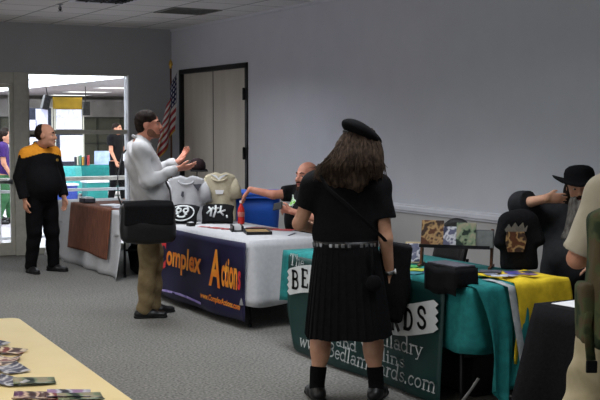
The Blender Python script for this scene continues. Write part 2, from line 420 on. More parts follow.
# carpet with a fine fleck
def carpet():
    m = mat('carpet', (132,130,125), .95, c2=(88,87,84), scale=55, bump=.25, spec=.1, detail=5)
    nt = m.node_tree; nz = nt.nodes.new('ShaderNodeTexNoise'); nz.inputs['Scale'].default_value = 1.2
    b = nt.nodes['Principled BSDF']; rp = [n for n in nt.nodes if n.type == 'VALTORGB'][0]
    mx = nt.nodes.new('ShaderNodeMix'); mx.data_type = 'RGBA'; mx.blend_type = 'MULTIPLY'; mx.inputs[0].default_value = .25
    tc = [n for n in nt.nodes if n.type == 'TEX_COORD'][0]; nt.links.new(tc.outputs['Object'], nz.inputs['Vector'])
    nt.links.new(rp.outputs[0], mx.inputs[6]); nt.links.new(nz.outputs[0], mx.inputs[7]); nt.links.new(mx.outputs[2], b.inputs['Base Color'])
    return m
M['carpet'] = carpet()
def tiles(name, c, cl, w, h, mortar, off=(0,0), rough=.85):
    m = mat(name, c, rough); nt = m.node_tree; b = nt.nodes['Principled BSDF']
    br = nt.nodes.new('ShaderNodeTexBrick'); br.offset = 0; br.squash = 1
    br.inputs['Color1'].default_value = (*lin(c),1); br.inputs['Color2'].default_value = (*lin(tuple(x*.96 for x in c)),1); br.inputs['Mortar'].default_value = (*lin(cl),1)
    br.inputs['Scale'].default_value = 1; br.inputs['Brick Width'].default_value = w; br.inputs['Row Height'].default_value = h; br.inputs['Mortar Size'].default_value = mortar
    tc = [n for n in nt.nodes if n.type == 'TEX_COORD'][0]; mp = nt.nodes.new('ShaderNodeMapping'); mp.inputs['Location'].default_value = (off[0], off[1], 0)
    nt.links.new(tc.outputs['Object'], mp.inputs['Vector']); nt.links.new(mp.outputs[0], br.inputs['Vector']); nt.links.new(br.outputs[0], b.inputs['Base Color'])
    return m
M['ceiling'] = tiles('ceiling_tiles', (226,223,219), (160,158,155), .61, .61, .014, (-3.68,-11.6))
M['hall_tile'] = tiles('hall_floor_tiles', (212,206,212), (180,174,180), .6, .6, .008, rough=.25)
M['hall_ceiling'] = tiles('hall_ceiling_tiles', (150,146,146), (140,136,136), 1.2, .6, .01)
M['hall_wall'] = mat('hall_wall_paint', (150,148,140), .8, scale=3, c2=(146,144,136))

# ------------------------------------------------------------------ the room
RX, BY, CH = 6.0, 14.29, 3.03          # right wall, back wall, ceiling height
struct(MB().bb((-5,-3.5,-.1), (RX+.15,BY+.16,0)).build('floor', M['carpet']))
struct(MB().bb((-5,-3.5,CH), (RX+.15,BY+.16,CH+.1)).build('ceiling', M['ceiling']))
b = MB(); b.bb((RX,-3.5,.9), (RX+.15,11.925,CH)); b.bb((RX,13.997,0), (RX+.15,BY+.16,CH)); b.bb((RX,11.925,2.46), (RX+.15,13.997,CH)); b.bb((RX,-3.5,0), (RX+.15,11.925,.9), 1)
struct(b.build('wall_right', [M['wall'], M['wall_low']]))
struct(MB().bb((-5.15,-3.5,0), (-5,BY+.16,CH)).build('wall_left', M['wall']))
struct(MB().bb((-5.15,-3.65,0), (RX+.15,-3.5,CH)).build('wall_front', M['wall']))
b = MB(); b.bb((5.37,BY,0), (RX,BY+.16,CH)); b.bb((2.6,BY,2.39), (5.37,BY+.16,CH)); b.bb((-5,BY,0), (2.6,BY+.16,CH))
struct(b.build('wall_back', M['wall_back']))
# chair rail, cornice and skirting
b = MB(); prof = [(0,.868),(-.014,.868),(-.018,.885),(-.028,.892),(-.028,.925),(-.02,.935),(-.02,.948),(0,.952)]
b.prism([(p[0],p[1]) for p in prof], (RX,-3.44,0), (1,0,0), (0,0,1), 15.3)
struct(b.build('trim_1', M['rail'], bevel=.002))
struct(MB().bb((RX-.02,-3.5,CH-.028), (RX,BY,CH)).build('trim_2', M['rail']))
struct(MB().bb((RX-.012,-3.5,0), (RX,11.86,.1)).build('baseboard_right', M['rubber']))
struct(MB().bb((5.37,BY-.012,0), (RX,BY,.1)).build('baseboard_back', M['rubber']))
# double door in the right wall
d = struct(MB().bb((RX+.03,11.99,0), (RX+.075,12.985,2.40)).bb((RX+.03,12.993,0), (RX+.075,13.935,2.40)).build('door_1', M['door'], bevel=.003))
f = MB(); f.bb((RX-.02,11.925,0), (RX+.1,11.985,2.46)); f.bb((RX-.02,13.94,0), (RX+.1,13.997,2.46)); f.bb((RX-.02,11.925,2.40), (RX+.1,13.997,2.46))
f.build('door_frame', M['black_paint'], d, bevel=.004)
MB().bb((RX+.026,12.983,0), (RX+.03,12.996,2.40)).build('meeting_strip', M['dark_metal'], d)
for z in (.3,1.36,2.08):
    MB().bb((RX-.034,11.975,z-.07), (RX+.03,12.015,z+.07)).tube([(RX-.034,11.985,z-.075),(RX-.034,11.985,z+.075)], .012, 8).build('hinge', M['black_paint'], d)
MB().tube([(RX+.03,12.93,1.02),(RX-.03,12.93,1.02),(RX-.03,12.82,1.02)], .011, 8).build('lever_handle', M['steel'], d, True)
# aluminium storefront in the back wall: glazed door, post, window
b = MB(); b.bb((2.6,BY+.02,2.24), (3.97,BY+.15,2.39)); b.bb((3.79,BY-.01,0), (3.97,BY+.15,2.39)); b.bb((2.6,BY-.01,0), (2.72,BY+.15,2.24))
struct(b.build('trim_3', M['metal_frame'], bevel=.004))
w = struct(MB().bb((4.0,BY+.07,.08), (5.35,BY+.078,2.372)).build('window_1', M['glass']))
f = MB(); f.bb((3.97,BY+.03,2.372), (5.37,BY+.14,2.39)); f.bb((3.97,BY+.03,0), (5.37,BY+.14,.08)); f.bb((3.97,BY+.03,.08), (4.0,BY+.14,2.372)); f.bb((4.0,BY+.04,1.585), (5.35,BY+.12,1.64))
f.build('window_frame', M['metal_frame'], w)
MB().bb((5.352,BY-.004,0), (5.37,BY+.155,2.385)).build('window_jamb', M['white_paint'], w, bevel=.004)
d = struct(MB().bb((2.84,BY+.055,.16), (3.745,BY+.063,2.2)).build('door_2', M['glass']))
f = MB(); f.bb((2.73,BY+.03,.005), (2.84,BY+.09,2.23)); f.bb((3.742,BY+.03,.005), (3.788,BY+.09,2.236)); f.bb((2.84,BY+.03,2.19), (3.742,BY+.09,2.236)); f.bb((2.84,BY+.03,.005), (3.742,BY+.09,.17))
f.build('door_frame', M['metal_frame'], d, bevel=.003)
b = MB().tube([(2.8,BY-.06,.97),(3.74,BY-.06,.97)], .022, 10); b.bb((2.79,BY-.07,.94), (2.84,BY+.03,1.0)); b.bb((3.69,BY-.07,.94), (3.74,BY+.03,1.0))
b.build('push_bar', M['steel'], d, True)

# ceiling fittings
def ceiling_light(x, y, label):
    t = empty('ceiling_light', (x,y,CH), label, 'light')
    b = MB(); w, l = .305, .605
    b.bb((-w,-l,-.012), (-w+.03,l,0)); b.bb((w-.03,-l,-.012), (w,l,0)); b.bb((-w+.03,-l,-.012), (w-.03,-l+.03,0)); b.bb((-w+.03,l-.03,-.012), (w-.03,l,0))
    b.build('frame', M['white_paint'], t)
    b = MB()
    for i in range(3): b.bb((-w+.03+.5*i/3+.15,-l+.03,-.01), (-w+.03+.5*i/3+.158,l-.03,-.001))
    for i in range(1,12): b.bb((-w+.03,-l+1.2*i/12,-.01), (w-.03,-l+1.2*i/12+.006,-.001))
    b.build('louver', M['dark_metal'], t)
    MB().bb((-w+.03,-l+.03,-.0008), (w-.03,l-.03,0)).build('reflector', M['steel'], t)
    return t
ceiling_light(3.985, 10.99, 'recessed ceiling light with dark louver at the top edge of the photo')
t = empty('ceiling_vent', (5.205,11.905,CH), 'square dark grey air vent grille set in the tiled ceiling', 'vent')
b = MB(); b.bb((-.305,-.305,-.01), (-.27,.305,0)); b.bb((.27,-.305,-.01), (.305,.305,0)); b.bb((-.27,-.305,-.01), (.27,-.27,0)); b.bb((-.27,.27,-.01), (.27,.305,0))
g = mat('vent_grey', (132,132,126), .6, scale=20); b.build('frame', g, t)
b = MB()
for i in range(13): b.box((0,-.25+i*.0415,-.005), (.54,.03,.003), Matrix.Rotation(.5,3,'X'))
b.build('grille', g, t); MB().bb((-.27,-.27,-.0012), (.27,.27,0)).build('backing', mat('vent_dark', (112,112,106), .8), t)
t = empty('sprinkler', (3.69,11.92,CH), 'small dark fire sprinkler head hanging from the ceiling', 'sprinkler')
MB().lathe([(.035,0),(.035,-.008),(.012,-.012),(.012,-.03)], n=16).build('escutcheon', M['steel'], t, True)
MB().tube([(-.012,0,-.03),(-.016,0,-.055),(0,0,-.075)], .004, 6).tube([(.012,0,-.03),(.016,0,-.055),(0,0,-.075)], .004, 6).lathe([(.006,-.03),(.008,-.06),(.006,-.075),(.028,-.076),(.028,-.08)], n=16).build('head', M['dark_metal'], t, True)

# ------------------------------------------------------------------ the hall seen through the glass
HX0, HX1, HY0, HY1, HC = -3.0, 22.0, BY+.16, 36.0, 2.72
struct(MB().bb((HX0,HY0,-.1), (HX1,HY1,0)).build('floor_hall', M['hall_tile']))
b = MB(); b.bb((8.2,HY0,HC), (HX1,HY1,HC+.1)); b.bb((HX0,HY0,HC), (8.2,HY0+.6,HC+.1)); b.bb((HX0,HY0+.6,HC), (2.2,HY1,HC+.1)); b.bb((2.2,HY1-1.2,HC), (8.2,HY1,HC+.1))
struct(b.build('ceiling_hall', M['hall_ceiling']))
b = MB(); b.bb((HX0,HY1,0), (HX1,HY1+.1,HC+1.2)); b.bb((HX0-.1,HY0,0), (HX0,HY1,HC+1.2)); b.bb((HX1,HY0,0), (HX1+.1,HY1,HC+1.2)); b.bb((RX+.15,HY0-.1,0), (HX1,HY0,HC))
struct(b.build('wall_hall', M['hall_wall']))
sky = struct(MB().bb((2.2,HY0+.6,HC-.004), (8.2,HY1-1.2,HC+.02)).build('window_2', mat_emit('daylight', (240,244,255), 4.6)))
b = MB()
for i in range(1,4): b.bb((2.2+1.5*i-.02,HY0+.6,HC-.02), (2.2+1.5*i+.02,HY1-1.2,HC-.004))
b.build('glazing_bars', M['white_paint'], sky)
b = MB(); b.bb((2.15,HY0+.6,HC-.01), (2.2,HY1-1.2,HC+.1)); b.bb((2.2,HY0+.55,HC-.01), (8.2,HY0+.6,HC+.1)); b.bb((2.2,HY1-1.2,HC-.01), (8.2,HY1-1.15,HC+.1))
b.build('skylight_edge', M['white_paint'], sky)
# ------------------------------------------------------------------ hall things
for i, (x, y, lb) in enumerate(((10.556,31.6,'lit ceiling panel in the hall, the middle of three seen through the window'), (10.245,27.9,'lit ceiling panel in the hall, closest of three behind the window'), (11.1,35.0,'lit ceiling panel in the hall, farthest of the three'))):
    t = empty('hall_ceiling_light', (x,y,HC), lb, 'light', 'lit hall ceiling panels')
    MB().bb((-.6,-.32,-.006), (.6,.32,-.001)).build('diffuser', mat_emit('lamp_panel', (255,252,244), 3.0), t)
    b = MB(); b.bb((-.64,-.36,-.014), (-.6,.36,0)); b.bb((.6,-.36,-.014), (.64,.36,0)); b.bb((-.6,-.36,-.014), (.6,-.32,0)); b.bb((-.6,.32,-.014), (.6,.36,0)); b.build('frame', M['white_paint'], t)
# guard rail outside the window
t = empty('guard_rail', (5.2,15.4,0), 'white guard rail with two bars outside the window', 'railing')
MB().bb((-2.9,-.03,.905), (1.6,.03,.965)).build('top_rail', mat('rail_cream', (222,218,208), .5, scale=9), t, bevel=.01)
MB().bb((-2.9,-.02,.755), (1.6,.02,.795)).bb((-2.9,-.02,.10), (1.6,.02,.14)).build('lower_rail', M['white_paint'], t, bevel=.006)
for x in (-2.7,-1.35,.9,1.5): MB().bb((x-.025,-.025,0), (x+.025,.025,.9)).build('post', M['white_paint'], t, bevel=.004)
# display boards with pinned sheets
sheet = picture_mat('sketch_sheet', [(236,236,248),(226,226,244),(238,238,250),(208,206,232)], 5, .7)
board = mat('board_dark', (52,56,72), .8, scale=9)
def display_board(x0, x1, y, zt, sheets, label):
    t = empty('display_board', ((x0+x1)/2,y,0), label, 'display board', 'display boards in the hall'); w = (x1-x0)/2
    MB().bb((-w,-.02,.55), (w,.02,zt)).build('panel', board, t)
    for s in (-1,1):
        MB().bb((s*w-.02,-.03,0), (s*w+.02,.03,zt+.02)).bb((s*w-.03,-.3,0), (s*w+.03,.3,.04)).build('leg', M['metal_frame'], t)
    for a, c, bb_, d in sheets:
        tag(MB().bb((a,y-.032,bb_), (c,y-.022,d)).build('poster', sheet), 'white sheet of faint drawings pinned up, %s' % ('top' if d > 1.6 else 'bottom')+' of the '+('wide board' if x0 > 8.3 else 'narrow board with dark gaps'), 'poster', 'sheets pinned to the boards')
display_board(8.33,9.07,27.5,2.16,[(8.36,9.03,1.62,2.13),(8.45,9.05,.8,1.47)],'tall display board with white drawing sheets under the gold banner')
display_board(7.55,8.26,27.52,2.16,[(7.84,8.15,1.62,2.14),(7.6,8.28,.9,1.5),(7.58,7.86,1.42,1.86)],'dark display board with white sheets behind the head of the man in orange yoke')
tag(MB().grid(lambda u, v: (8.27+.77*u, 27.45+.02*math.sin(9*u), 2.44-.3*v), 12, 4).build('banner', mat('gold_cloth', (160,128,32), .8, scale=5), None, True, solid=.006), 'gold cloth banner hanging above the white drawing sheets', 'banner')
def loudspeaker(x, y, z, tilt, label):
    t = empty('loudspeaker', (x,y,z), label, 'speaker', 'black loudspeakers hanging in the hall')
    R = Matrix.Rotation(tilt,3,'Y')
    MB().box((0,0,0),(.17,.2,.36),R).build('cabinet', M['black_plastic'], t, bevel=.01)
    MB().lathe([(.065,0),(.065,.01),(.05,.012),(.02,.004)], R @ V((0,-.1,-.06)), 16, axis=(0,-1,0)).build('woofer', M['rubber'], t, True)
    MB().lathe([(.03,0),(.03,.01),(.01,.012)], R @ V((0,-.1,.1)), 12, axis=(0,-1,0)).build('tweeter', M['rubber'], t, True)
    MB().tube([R @ V((0,0,.17)), (-.0,0,HC-z)], .012, 6).build('mount', M['dark_metal'], t)
loudspeaker(8.05,27.3,2.3,.25,'tilted black loudspeaker left of the gold banner')
loudspeaker(9.15,27.5,2.16,0,'upright black loudspeaker right of the gold banner')
t = empty('glass_partition', (14.0,HY1-.2,0), 'olive glazed partition with dark bars at the far end of the hall', 'partition')
MB().bb((-5,0,.05), (5,.02,2.0)).build('pane', mat('dim_glass', (96,98,84), .25, scale=1, c2=(84,86,74)), t)
b = MB()
for i in range(13): b.bb((-5+i*.82,-.05,0), (-4.94+i*.82,.05,2.0))
for z in (0,1.1,1.96): b.bb((-5,-.05,z), (5,.05,z+.06))
b.build('frame', mat('partition_frame', (60,62,54), .5), t)
MB().bb((-5,-.06,2.02), (5,.1,2.6)).build('header', mat('header_paint', (156,154,150), .8, scale=2), t)
tag(MB().bb((14.86,35.6,.9), (15.1,35.64,2.5)).build('banner', mat('crimson_cloth', (150,34,44), .8)), 'narrow crimson banner beside the white window jamb', 'banner')
# tables of the hall, teal cloths
def cloth_box(x0, x1, y0, y1, zt, zb, flare=.03, wav=.012, n=22, front=True):
    """A cloth over a table: flat top, hanging sides with soft folds."""
    b = MB(); per = []
    L = [(x0,y0,x1,y0),(x1,y0,x1,y1),(x1,y1,x0,y1),(x0,y1,x0,y0)]
    for a in L:
        ln = math.hypot(a[2]-a[0], a[3]-a[1]); k = max(6, int(ln*n))
        nx, ny = (a[3]-a[1])/ln, -(a[2]-a[0])/ln
        for i in range(k): per.append((a[0]+(a[2]-a[0])*i/k, a[1]+(a[3]-a[1])*i/k, nx, ny, i/k, ln))
    m = len(per); rows = 9
    for r in range(rows+1):
        q = r/rows
        for i, (x, y, nx, ny, u, ln) in enumerate(per):
            o = q*flare + wav*q*math.sin(u*ln*11+i*.35+math.sin(u*7)) + (.004 if r else 0)
            e = min(u, 1-u); cf = flare*2.2*q*max(0, 1-e*ln/.18)
            b.v.append((x+nx*(o)+nx*cf*.6, y+ny*o+ny*cf*.6, zt-(zt-zb)*q - (0.012 if r == rows else 0)*math.sin(i*.5)))
    for r in range(rows):
        for i in range(m): b.f.append((r*m+i, r*m+(i+1)%m, (r+1)*m+(i+1)%m, (r+1)*m+i)); b.m.append(0)
    b.f.append(tuple(range(m))); b.m.append(0)
    return b
def folding_table(loc, L, W, H, label, group=None, top=None, name='folding_table', rotz=0):
    t = empty(name, loc, label, 'table', group, rotz)
    MB().bb((-W/2,-L/2,H-.035), (W/2,L/2,H)).build('tabletop', top or M['white_paint'], t, bevel=.008)
    for sx in (-1,1):
        for sy in (-1,1):
            x = sx*(W/2-.07); y = sy*(L/2-.16)
            MB().tube([(x,y,H-.036),(x,y,.1),(x*1.03,y+sy*.02,.018)], .014, 10).lathe([(.019,0),(.019,.025)], (x*1.03,y+sy*.02,0), 10).build('leg', M['dark_metal'], t, True)
    for sy in (-1,1): MB().tube([(-W/2+.07,sy*(L/2-.16),.3),(W/2-.07,sy*(L/2-.16),.3)], .011, 8).build('stretcher', M['dark_metal'], t, True)
    return t
folding_table((9.3,25.8,0), 1.8, .76, .745, 'folding table under a teal cloth in the hall', rotz=-.5+PI/2)
tc_ = cloth_box(-.94,.94,-.4,.4,.752,.12).build('tablecloth', M['teal_cloth'], None, True, solid=.004, loc=(9.3,25.8,0), rotz=-.5)
tag(tc_, 'teal cloth over the hall table with books and white boards', 'tablecloth')
folding_table((7.55,25.3,0), 1.2, .76, .745, 'folding table under pale teal cloth behind the man in black', rotz=-.5+PI/2)
tag(cloth_box(-.64,.64,-.4,.4,.752,.12).build('tablecloth', mat('pale_teal', (70,170,170), .85, scale=20), None, True, solid=.004, loc=(7.55,25.3,0), rotz=-.5), 'pale teal cloth on the hall table close to the display boards', 'tablecloth')
bc = [(60,60,70),(210,206,190),(90,140,120),(196,150,60),(40,44,60),(170,60,60)]
for i in range(6):
    x = 8.0+i*.055; t_ = MB().bb((-.018,-.07,0), (.018,.07,.2+.02*(i%3))).build('book', mat('cover_%s' % 'abcdef'[i], bc[i], .5))
    t_.location = (x+.35,25.92-i*.03,.756); t_.rotation_euler = (0,0,-.5)
    tag(t_, ['charcoal','cream','green','ochre','navy','red'][i]+' book standing upright on the teal hall table', 'book', 'books standing on the hall table')
for x, y, w, h, lb in ((8.98,25.75,.4,.34,'pale blue board leaning on the teal hall table beside the books'), (9.45,25.5,.34,.3,'white board standing on the teal hall table close to the person in black')):
    t_ = MB().box((0,0,h/2),(w,.03,h),Matrix.Rotation(-.2,3,'X')).build('sign_board', mat('board_'+('blue' if w > .35 else 'white'), (176,196,234) if w > .35 else (228,228,240), .6, scale=8)); t_.location = (x,y,.757); t_.rotation_euler = (0,0,-.45); tag(t_, lb, 'board')
# plants / stock boxes by the rail
for x, y, s, c, lb in ((6.45,20.6,.36,(60,80,170),'blue storage box on the hall floor behind the rail'), (6.95,20.4,.42,(40,140,134),'teal storage box on the hall floor behind the rail'), (6.0,20.9,.36,(60,170,160),'bright turquoise storage box behind the rail')):
    t = empty('storage_box', (x,y,0), lb, 'box'); mm = mat('box_'+lb.split()[0], c, .5, scale=5)
    b = MB(); b.box((0,0,s/2+.1),(s,s*.8,s+.2)); b.build('body', mm, t, bevel=.02)
    MB().box((0,0,s+.215),(s+.04,s*.8+.04,.04)).build('lid', M['white_paint'], t, bevel=.01)

# ------------------------------------------------------------------ brown-fronted table by the window
folding_table((4.60,12.62,0), 2.30, .74, .74, 'folding table under white cloth with brown front runner near the window', 'folding tables along the wall')
cb = cloth_box(4.215,4.985,11.45,13.80,.748,.47,.02,.012)
cb.grid(lambda u, v: (4.205-.05*v-.022*v*math.sin(u*26+math.sin(u*9))-.05*v*v*max(0,1-min(u,1-u)/.06), 14.06+.05*v*(1-2*u)*0-2.68*u+.10*v*v*(max(0,.08-u)-max(0,u-.92))*6, .748-.736*v), 70, 14)
tag(cb.build('tablecloth', M['white_cloth'], None, True, solid=.003), 'white floor length tablecloth with brown runner over its front', 'tablecloth')
def runner(u, v):
    y = 13.22-1.46*u; s = v*1.25
    if s < .62: return (4.82-s*1.0, y, .753+.002*math.sin(u*20))
    q = (s-.62)/.63
    return (4.193-.052*q-.012*math.sin(u*9)*q, y, .752-.555*q+.01*math.sin(u*5)*q)
tag(MB().grid(runner, 30, 40).build('table_runner', M['brown_cloth'], None, True, solid=.004), 'brown woven runner hanging down the front of the white cloth', 'table runner')
def booklet(name, x, y, z, w, l, h, rot, m, label, cat, group=None, tilt=None):
    o = MB().box((0,0,h/2),(w,l,h)).build(name, m, bevel=min(.002,h*.3)); o.location = (x,y,z); o.rotation_euler = (tilt[0] if tilt else 0, tilt[1] if tilt else 0, rot)
    return tag(o, label, cat, group)
Z1 = .7575
for i, (x, y, r, c) in enumerate(((4.42,12.30,.3,(226,228,236)),(4.62,12.2,.1,(92,112,160)),(4.55,11.95,.5,(236,236,240)),(4.40,11.85,.2,(200,206,220)),(4.74,11.8,.4,(236,236,240)))):
    booklet('booklet', x, y, Z1, .2, .28, .012+.006*(i%3), r, mat('booklet_cover_%s' % 'abcde'[i], c, .5, scale=9), ['white booklet lying on the brown runner farthest from the man in white','blue booklet lying on the brown runner','white booklet in the middle of the brown runner','pale grey booklet at the front edge of the brown table','white booklet at the wall side of the brown table'][i], 'booklet', 'booklets on the brown table')
t = empty('card_box', (4.33,13.0,Z1), 'small grey box of cards on the brown runner', 'box')
b = MB(); b.bb((-.07,-.1,0), (.07,.1,.006)); b.bb((-.07,-.1,0), (-.064,.1,.05)); b.bb((.064,-.1,0), (.07,.1,.05)); b.bb((-.07,-.1,0), (.07,-.094,.05)); b.bb((-.07,.094,0), (.07,.1,.05)); b.build('tray', M['grey_lid'], t)
MB().bb((-.055,-.08,.006), (.055,.08,.066)).build('cards', M['paper'], t)

t = empty('shade_bag', (4.62,11.72,0), 'added black bag to hold shade under the white clothed table', 'bag')  # bag added so the space under the table stays dark
sdf('body', [Bx((0,0,.17),(.10,.20,.10),.06)], M['black_cloth'], t, vox=.012, disp=folds(.01,14,14,14,7), cuts=[((0,0,.0),(0,0,-1))])
MB().tube([(-.05,-.12,.32),(-.06,-.08,.42),(-.06,.08,.42),(-.05,.12,.32)], .014, 8, flat=.5).build('handle', M['black_leather'], t, True)

# ------------------------------------------------------------------ table with the navy banner
folding_table((4.44,9.20,0), 2.30, .74, .735, 'folding table under white cloth behind the navy banner', 'folding tables along the wall')
tag(cloth_box(4.065,4.815,8.04,10.37,.743,.2,.02,.012).build('tablecloth', M['white_cloth'], None, True, solid=.003), 'white tablecloth over the table with navy banner', 'tablecloth')
def bn(u, v): return (4.028+.014*math.sin(u*15)*v-.02*v, 10.18-2.12*u, .728-.655*v-.012*math.sin(u*PI))
bn_o = MB().grid(bn, 40, 12).build('banner', M['navy_banner'], None, True, solid=.003); tag(bn_o, 'navy vinyl banner with amber lettering hung on the table front', 'banner')
DX, UZ = (0,-1,0), (0,0,1)
text('lettering', 'C', M['red_ink'], bn_o, (3.998,9.83,.33), DX, UZ, .17, .28, .03, .15, .012)
text('lettering', 'omplex', M['amber'], bn_o, (3.998,9.655,.315), DX, UZ, .80, .26, .03, .15, .012)
text('lettering', 'A', M['amber'], bn_o, (3.998,8.70,.30), DX, UZ, .23, .33, .03, .2, .012)
text('lettering', 'ction', M['amber'], bn_o, (3.998,8.44,.325), DX, UZ, .305, .25, .03, .15, .012)
text('lettering', 's', M['red_ink'], bn_o, (3.998,8.13,.335), DX, UZ, .06, .16, .03, .15, .012)
text('lettering', 'www.ComplexActions.com', M['amber'], bn_o, (3.99,8.86,.155), DX, UZ, .79, .07, .03, .2, .012)
MB().grid(lambda u, v: (3.997, 9.9-1.0*u, .118-.02*v+.02*math.sin(u*3)), 20, 1).build('light_streak', M['lilac_ink'], bn_o, solid=.002)
MB().grid(lambda u, v: (3.997, 9.98-.12*u, .36-.03*v-.02*u), 6, 1).build('flourish', M['amber'], bn_o, solid=.002)
Z2 = .746
# shirts shown on stands
def shirt_shape(w, h, sl=.17):
    """Front outline of a short-sleeved shirt, half mirrored."""
    r = [(0,h-.035),(.05,h-.02),(.085,h),(.2*w/.5,h-.025),(w/2,h-.055),(w/2+sl,h-.26),(w/2+sl-.11,h-.33),(w/2-.02,h-.2),(w/2-.02,0)]
    return [(-x,y) for x, y in reversed(r)] + r[1:]
def shirt_on_stand(loc, rot, w, h, m, label, kind):
    t = empty('displayed_shirt', loc, label, 'shirt', None, rot)
    def side(sg):
        def f(u, v):
            z = h*(1-v); x = (u-.5)*w*(.94+.08*v)
            top = .045*abs(2*u-1)**1.6+.03*max(0, 1-abs(2*u-1)*3)
            return (x, sg*(.045*math.sin(PI*u)**.6+.012)+.01*math.sin(u*14+v*3)*v+.05*v*0, z-top*(1-v))
        return f
    b = MB().grid(side(-1), 24, 18).grid(side(1), 24, 18); b.build('body', m, t, True, solid=.003)
    for s in (-1,1):
        MB().tube([(s*(w/2-.05),0,h-.085),(s*(w/2-.015),-.01,h-.16),(s*(w/2+.005),-.03,h-.27)], [.055,.062,.066], 14, flat=.5).build('sleeve', m, t, True)
    MB().tube([(math.sin(a)*.075,-.05-.012*math.cos(a),h-.055-.035*math.cos(a)) for a in [i*PI/8-PI/2 for i in range(9)]], .009, 8).build('collar', m, t, True)
    MB().tube([(0,.0,h-.06),(0,.02,.012)], .012, 8).lathe([(.13,0),(.13,.008),(.02,.014)], (0,.02,.0), 20).build('stand', M['dark_metal'], t, True)
    return t
a0 = PI/2-math.radians(29.4)
sh = shirt_on_stand((4.36,10.03,Z2), -.5, .38, .46, M['white_cloth'], 'white short sleeved shirt on a stand with small dark chest prints', 'w')
def mark(parent, pts, m, y): return MB().prism(pts, (0,y,0), (1,0,0), (0,0,1), .002).build('print', m, parent)
mark(sh, [(.07,.37),(.155,.375),(.12,.30)], M['grey_lid'], -.068)
mark(sh, [(-.04,.30),(-.02,.30),(-.02,.25),(-.035,.24),(-.05,.26)], M['grey_lid'], -.068)
sh2 = shirt_on_stand((4.68,9.93,Z2), -.62, .32, .49, M['cream_cloth'], 'cream short sleeved shirt on a stand beside the white shirt', 'c')
mark(sh2, [(-.04,.31),(.05,.31),(.04,.27),(-.03,.27)], M['paper'], -.066)
MB().prism([(-.09,.47),(-.03,.455),(0,.44),(.03,.455),(.09,.47),(.025,.43),(0,.40),(-.025,.43)], (0,-.058,0), (1,0,0), (0,0,1), .004).build('neck_tag', M['paper'], sh2)
# black cap on a wire stand
t = empty('baseball_cap', (4.56,10.22,Z2), 'dark cap on a stand between the two shirts', 'cap')
MB().tube([(0,0,.53),(0,0,.01)], .008, 8).lathe([(.09,0),(.09,.008),(.01,.012)], n=18).build('stand', M['dark_metal'], t, True)
MB().lathe([(.085,.50),(.09,.53),(.085,.57),(.06,.605),(.02,.62),(.003,.622)], n=20).build('crown', mat('maroon_black', (40,24,26), .9), t, True)
MB().grid(lambda u, v: (.09*math.cos(PI*(u-1))*(1), -.04-.12*v*math.sin(PI*u), .508-.02*v), 12, 4).build('visor', M['black_cloth'], t, True, solid=.004)
# folded black shirts with white prints, propped up
def folded_shirt(loc, rot, label, kind):
    t = empty('folded_shirt', loc, label, 'shirt', 'folded black shirts', rot)
    MB().grid(lambda u, v: ((u-.5)*.30+.004*math.sin(v*9), -.10+.13*v+.0*u, .012+.165*math.sin(v*1.35)-.02*abs(2*u-1)**3), 16, 12).build('shirt', M['black_cloth'], t, True, solid=.024)
    b = MB()
    P = lambda u, v, e=.016: V(((u-.5)*.30, -.10+.13*v-e, .012+.165*math.sin(v*1.35)-.02*abs(2*u-1)**3+e*.4))
    if kind == 0:
        b.tube([P(.5+.40*math.cos(a),.48+.40*math.sin(a)) for a in [2*PI*i/24 for i in range(25)]], .007, 6)
        for s in (-1,1): b.tube([P(.5+s*.12+.08*math.cos(a),.55+.11*math.sin(a)) for a in [2*PI*i/10 for i in range(11)]], .010, 6)
        b.tube([P(.36,.28),P(.45,.23),P(.55,.23),P(.64,.28)], .010, 6).tube([P(.3,.62),P(.36,.8),P(.5,.85),P(.64,.8),P(.7,.62)], .009, 6).tube([P(.32,.4),P(.4,.33)], .012, 6).tube([P(.6,.33),P(.68,.4)], .012, 6)
    else:
        for q in ([(.2,.75),(.3,.55),(.28,.25)],[(.15,.4),(.35,.7)],[(.42,.85),(.44,.5),(.38,.2)],[(.36,.6),(.55,.66)],[(.6,.8),(.58,.45),(.7,.3)],[(.5,.4),(.75,.55)],[(.8,.3),(.82,.2)]):
            b.tube([P(*p) for p in q], .010, 6)
    b.build('white_print', M['white_ink'], t, True)
folded_shirt((4.24,9.82,Z2), -.75, 'black shirt with round white ring print propped before the white shirt', 0)
folded_shirt((4.56,9.72,Z2), -.55, 'black shirt with jagged white brush print propped before the cream shirt', 1)
# bottle of red drink
t = empty('drink_bottle', (4.69,9.48,Z2), 'clear bottle of red drink standing on the white tablecloth', 'bottle')
MB().lathe([(.030,0),(.034,.008),(.034,.055),(.031,.065),(.034,.075),(.034,.125),(.030,.15),(.018,.178),(.0135,.188),(.0135,.205)], n=20).build('bottle', mat('red_drink', (206,40,34), .15, spec=.6, scale=6), t, True)
MB().lathe([(.0345,.072),(.0348,.073),(.0348,.118),(.0345,.119)], n=20).build('label', mat('drink_label', (196,120,110), .5, scale=30), t, True)
MB().lathe([(.016,.203),(.016,.222),(.013,.226)], n=18).build('cap', M['white_paint'], t, True)
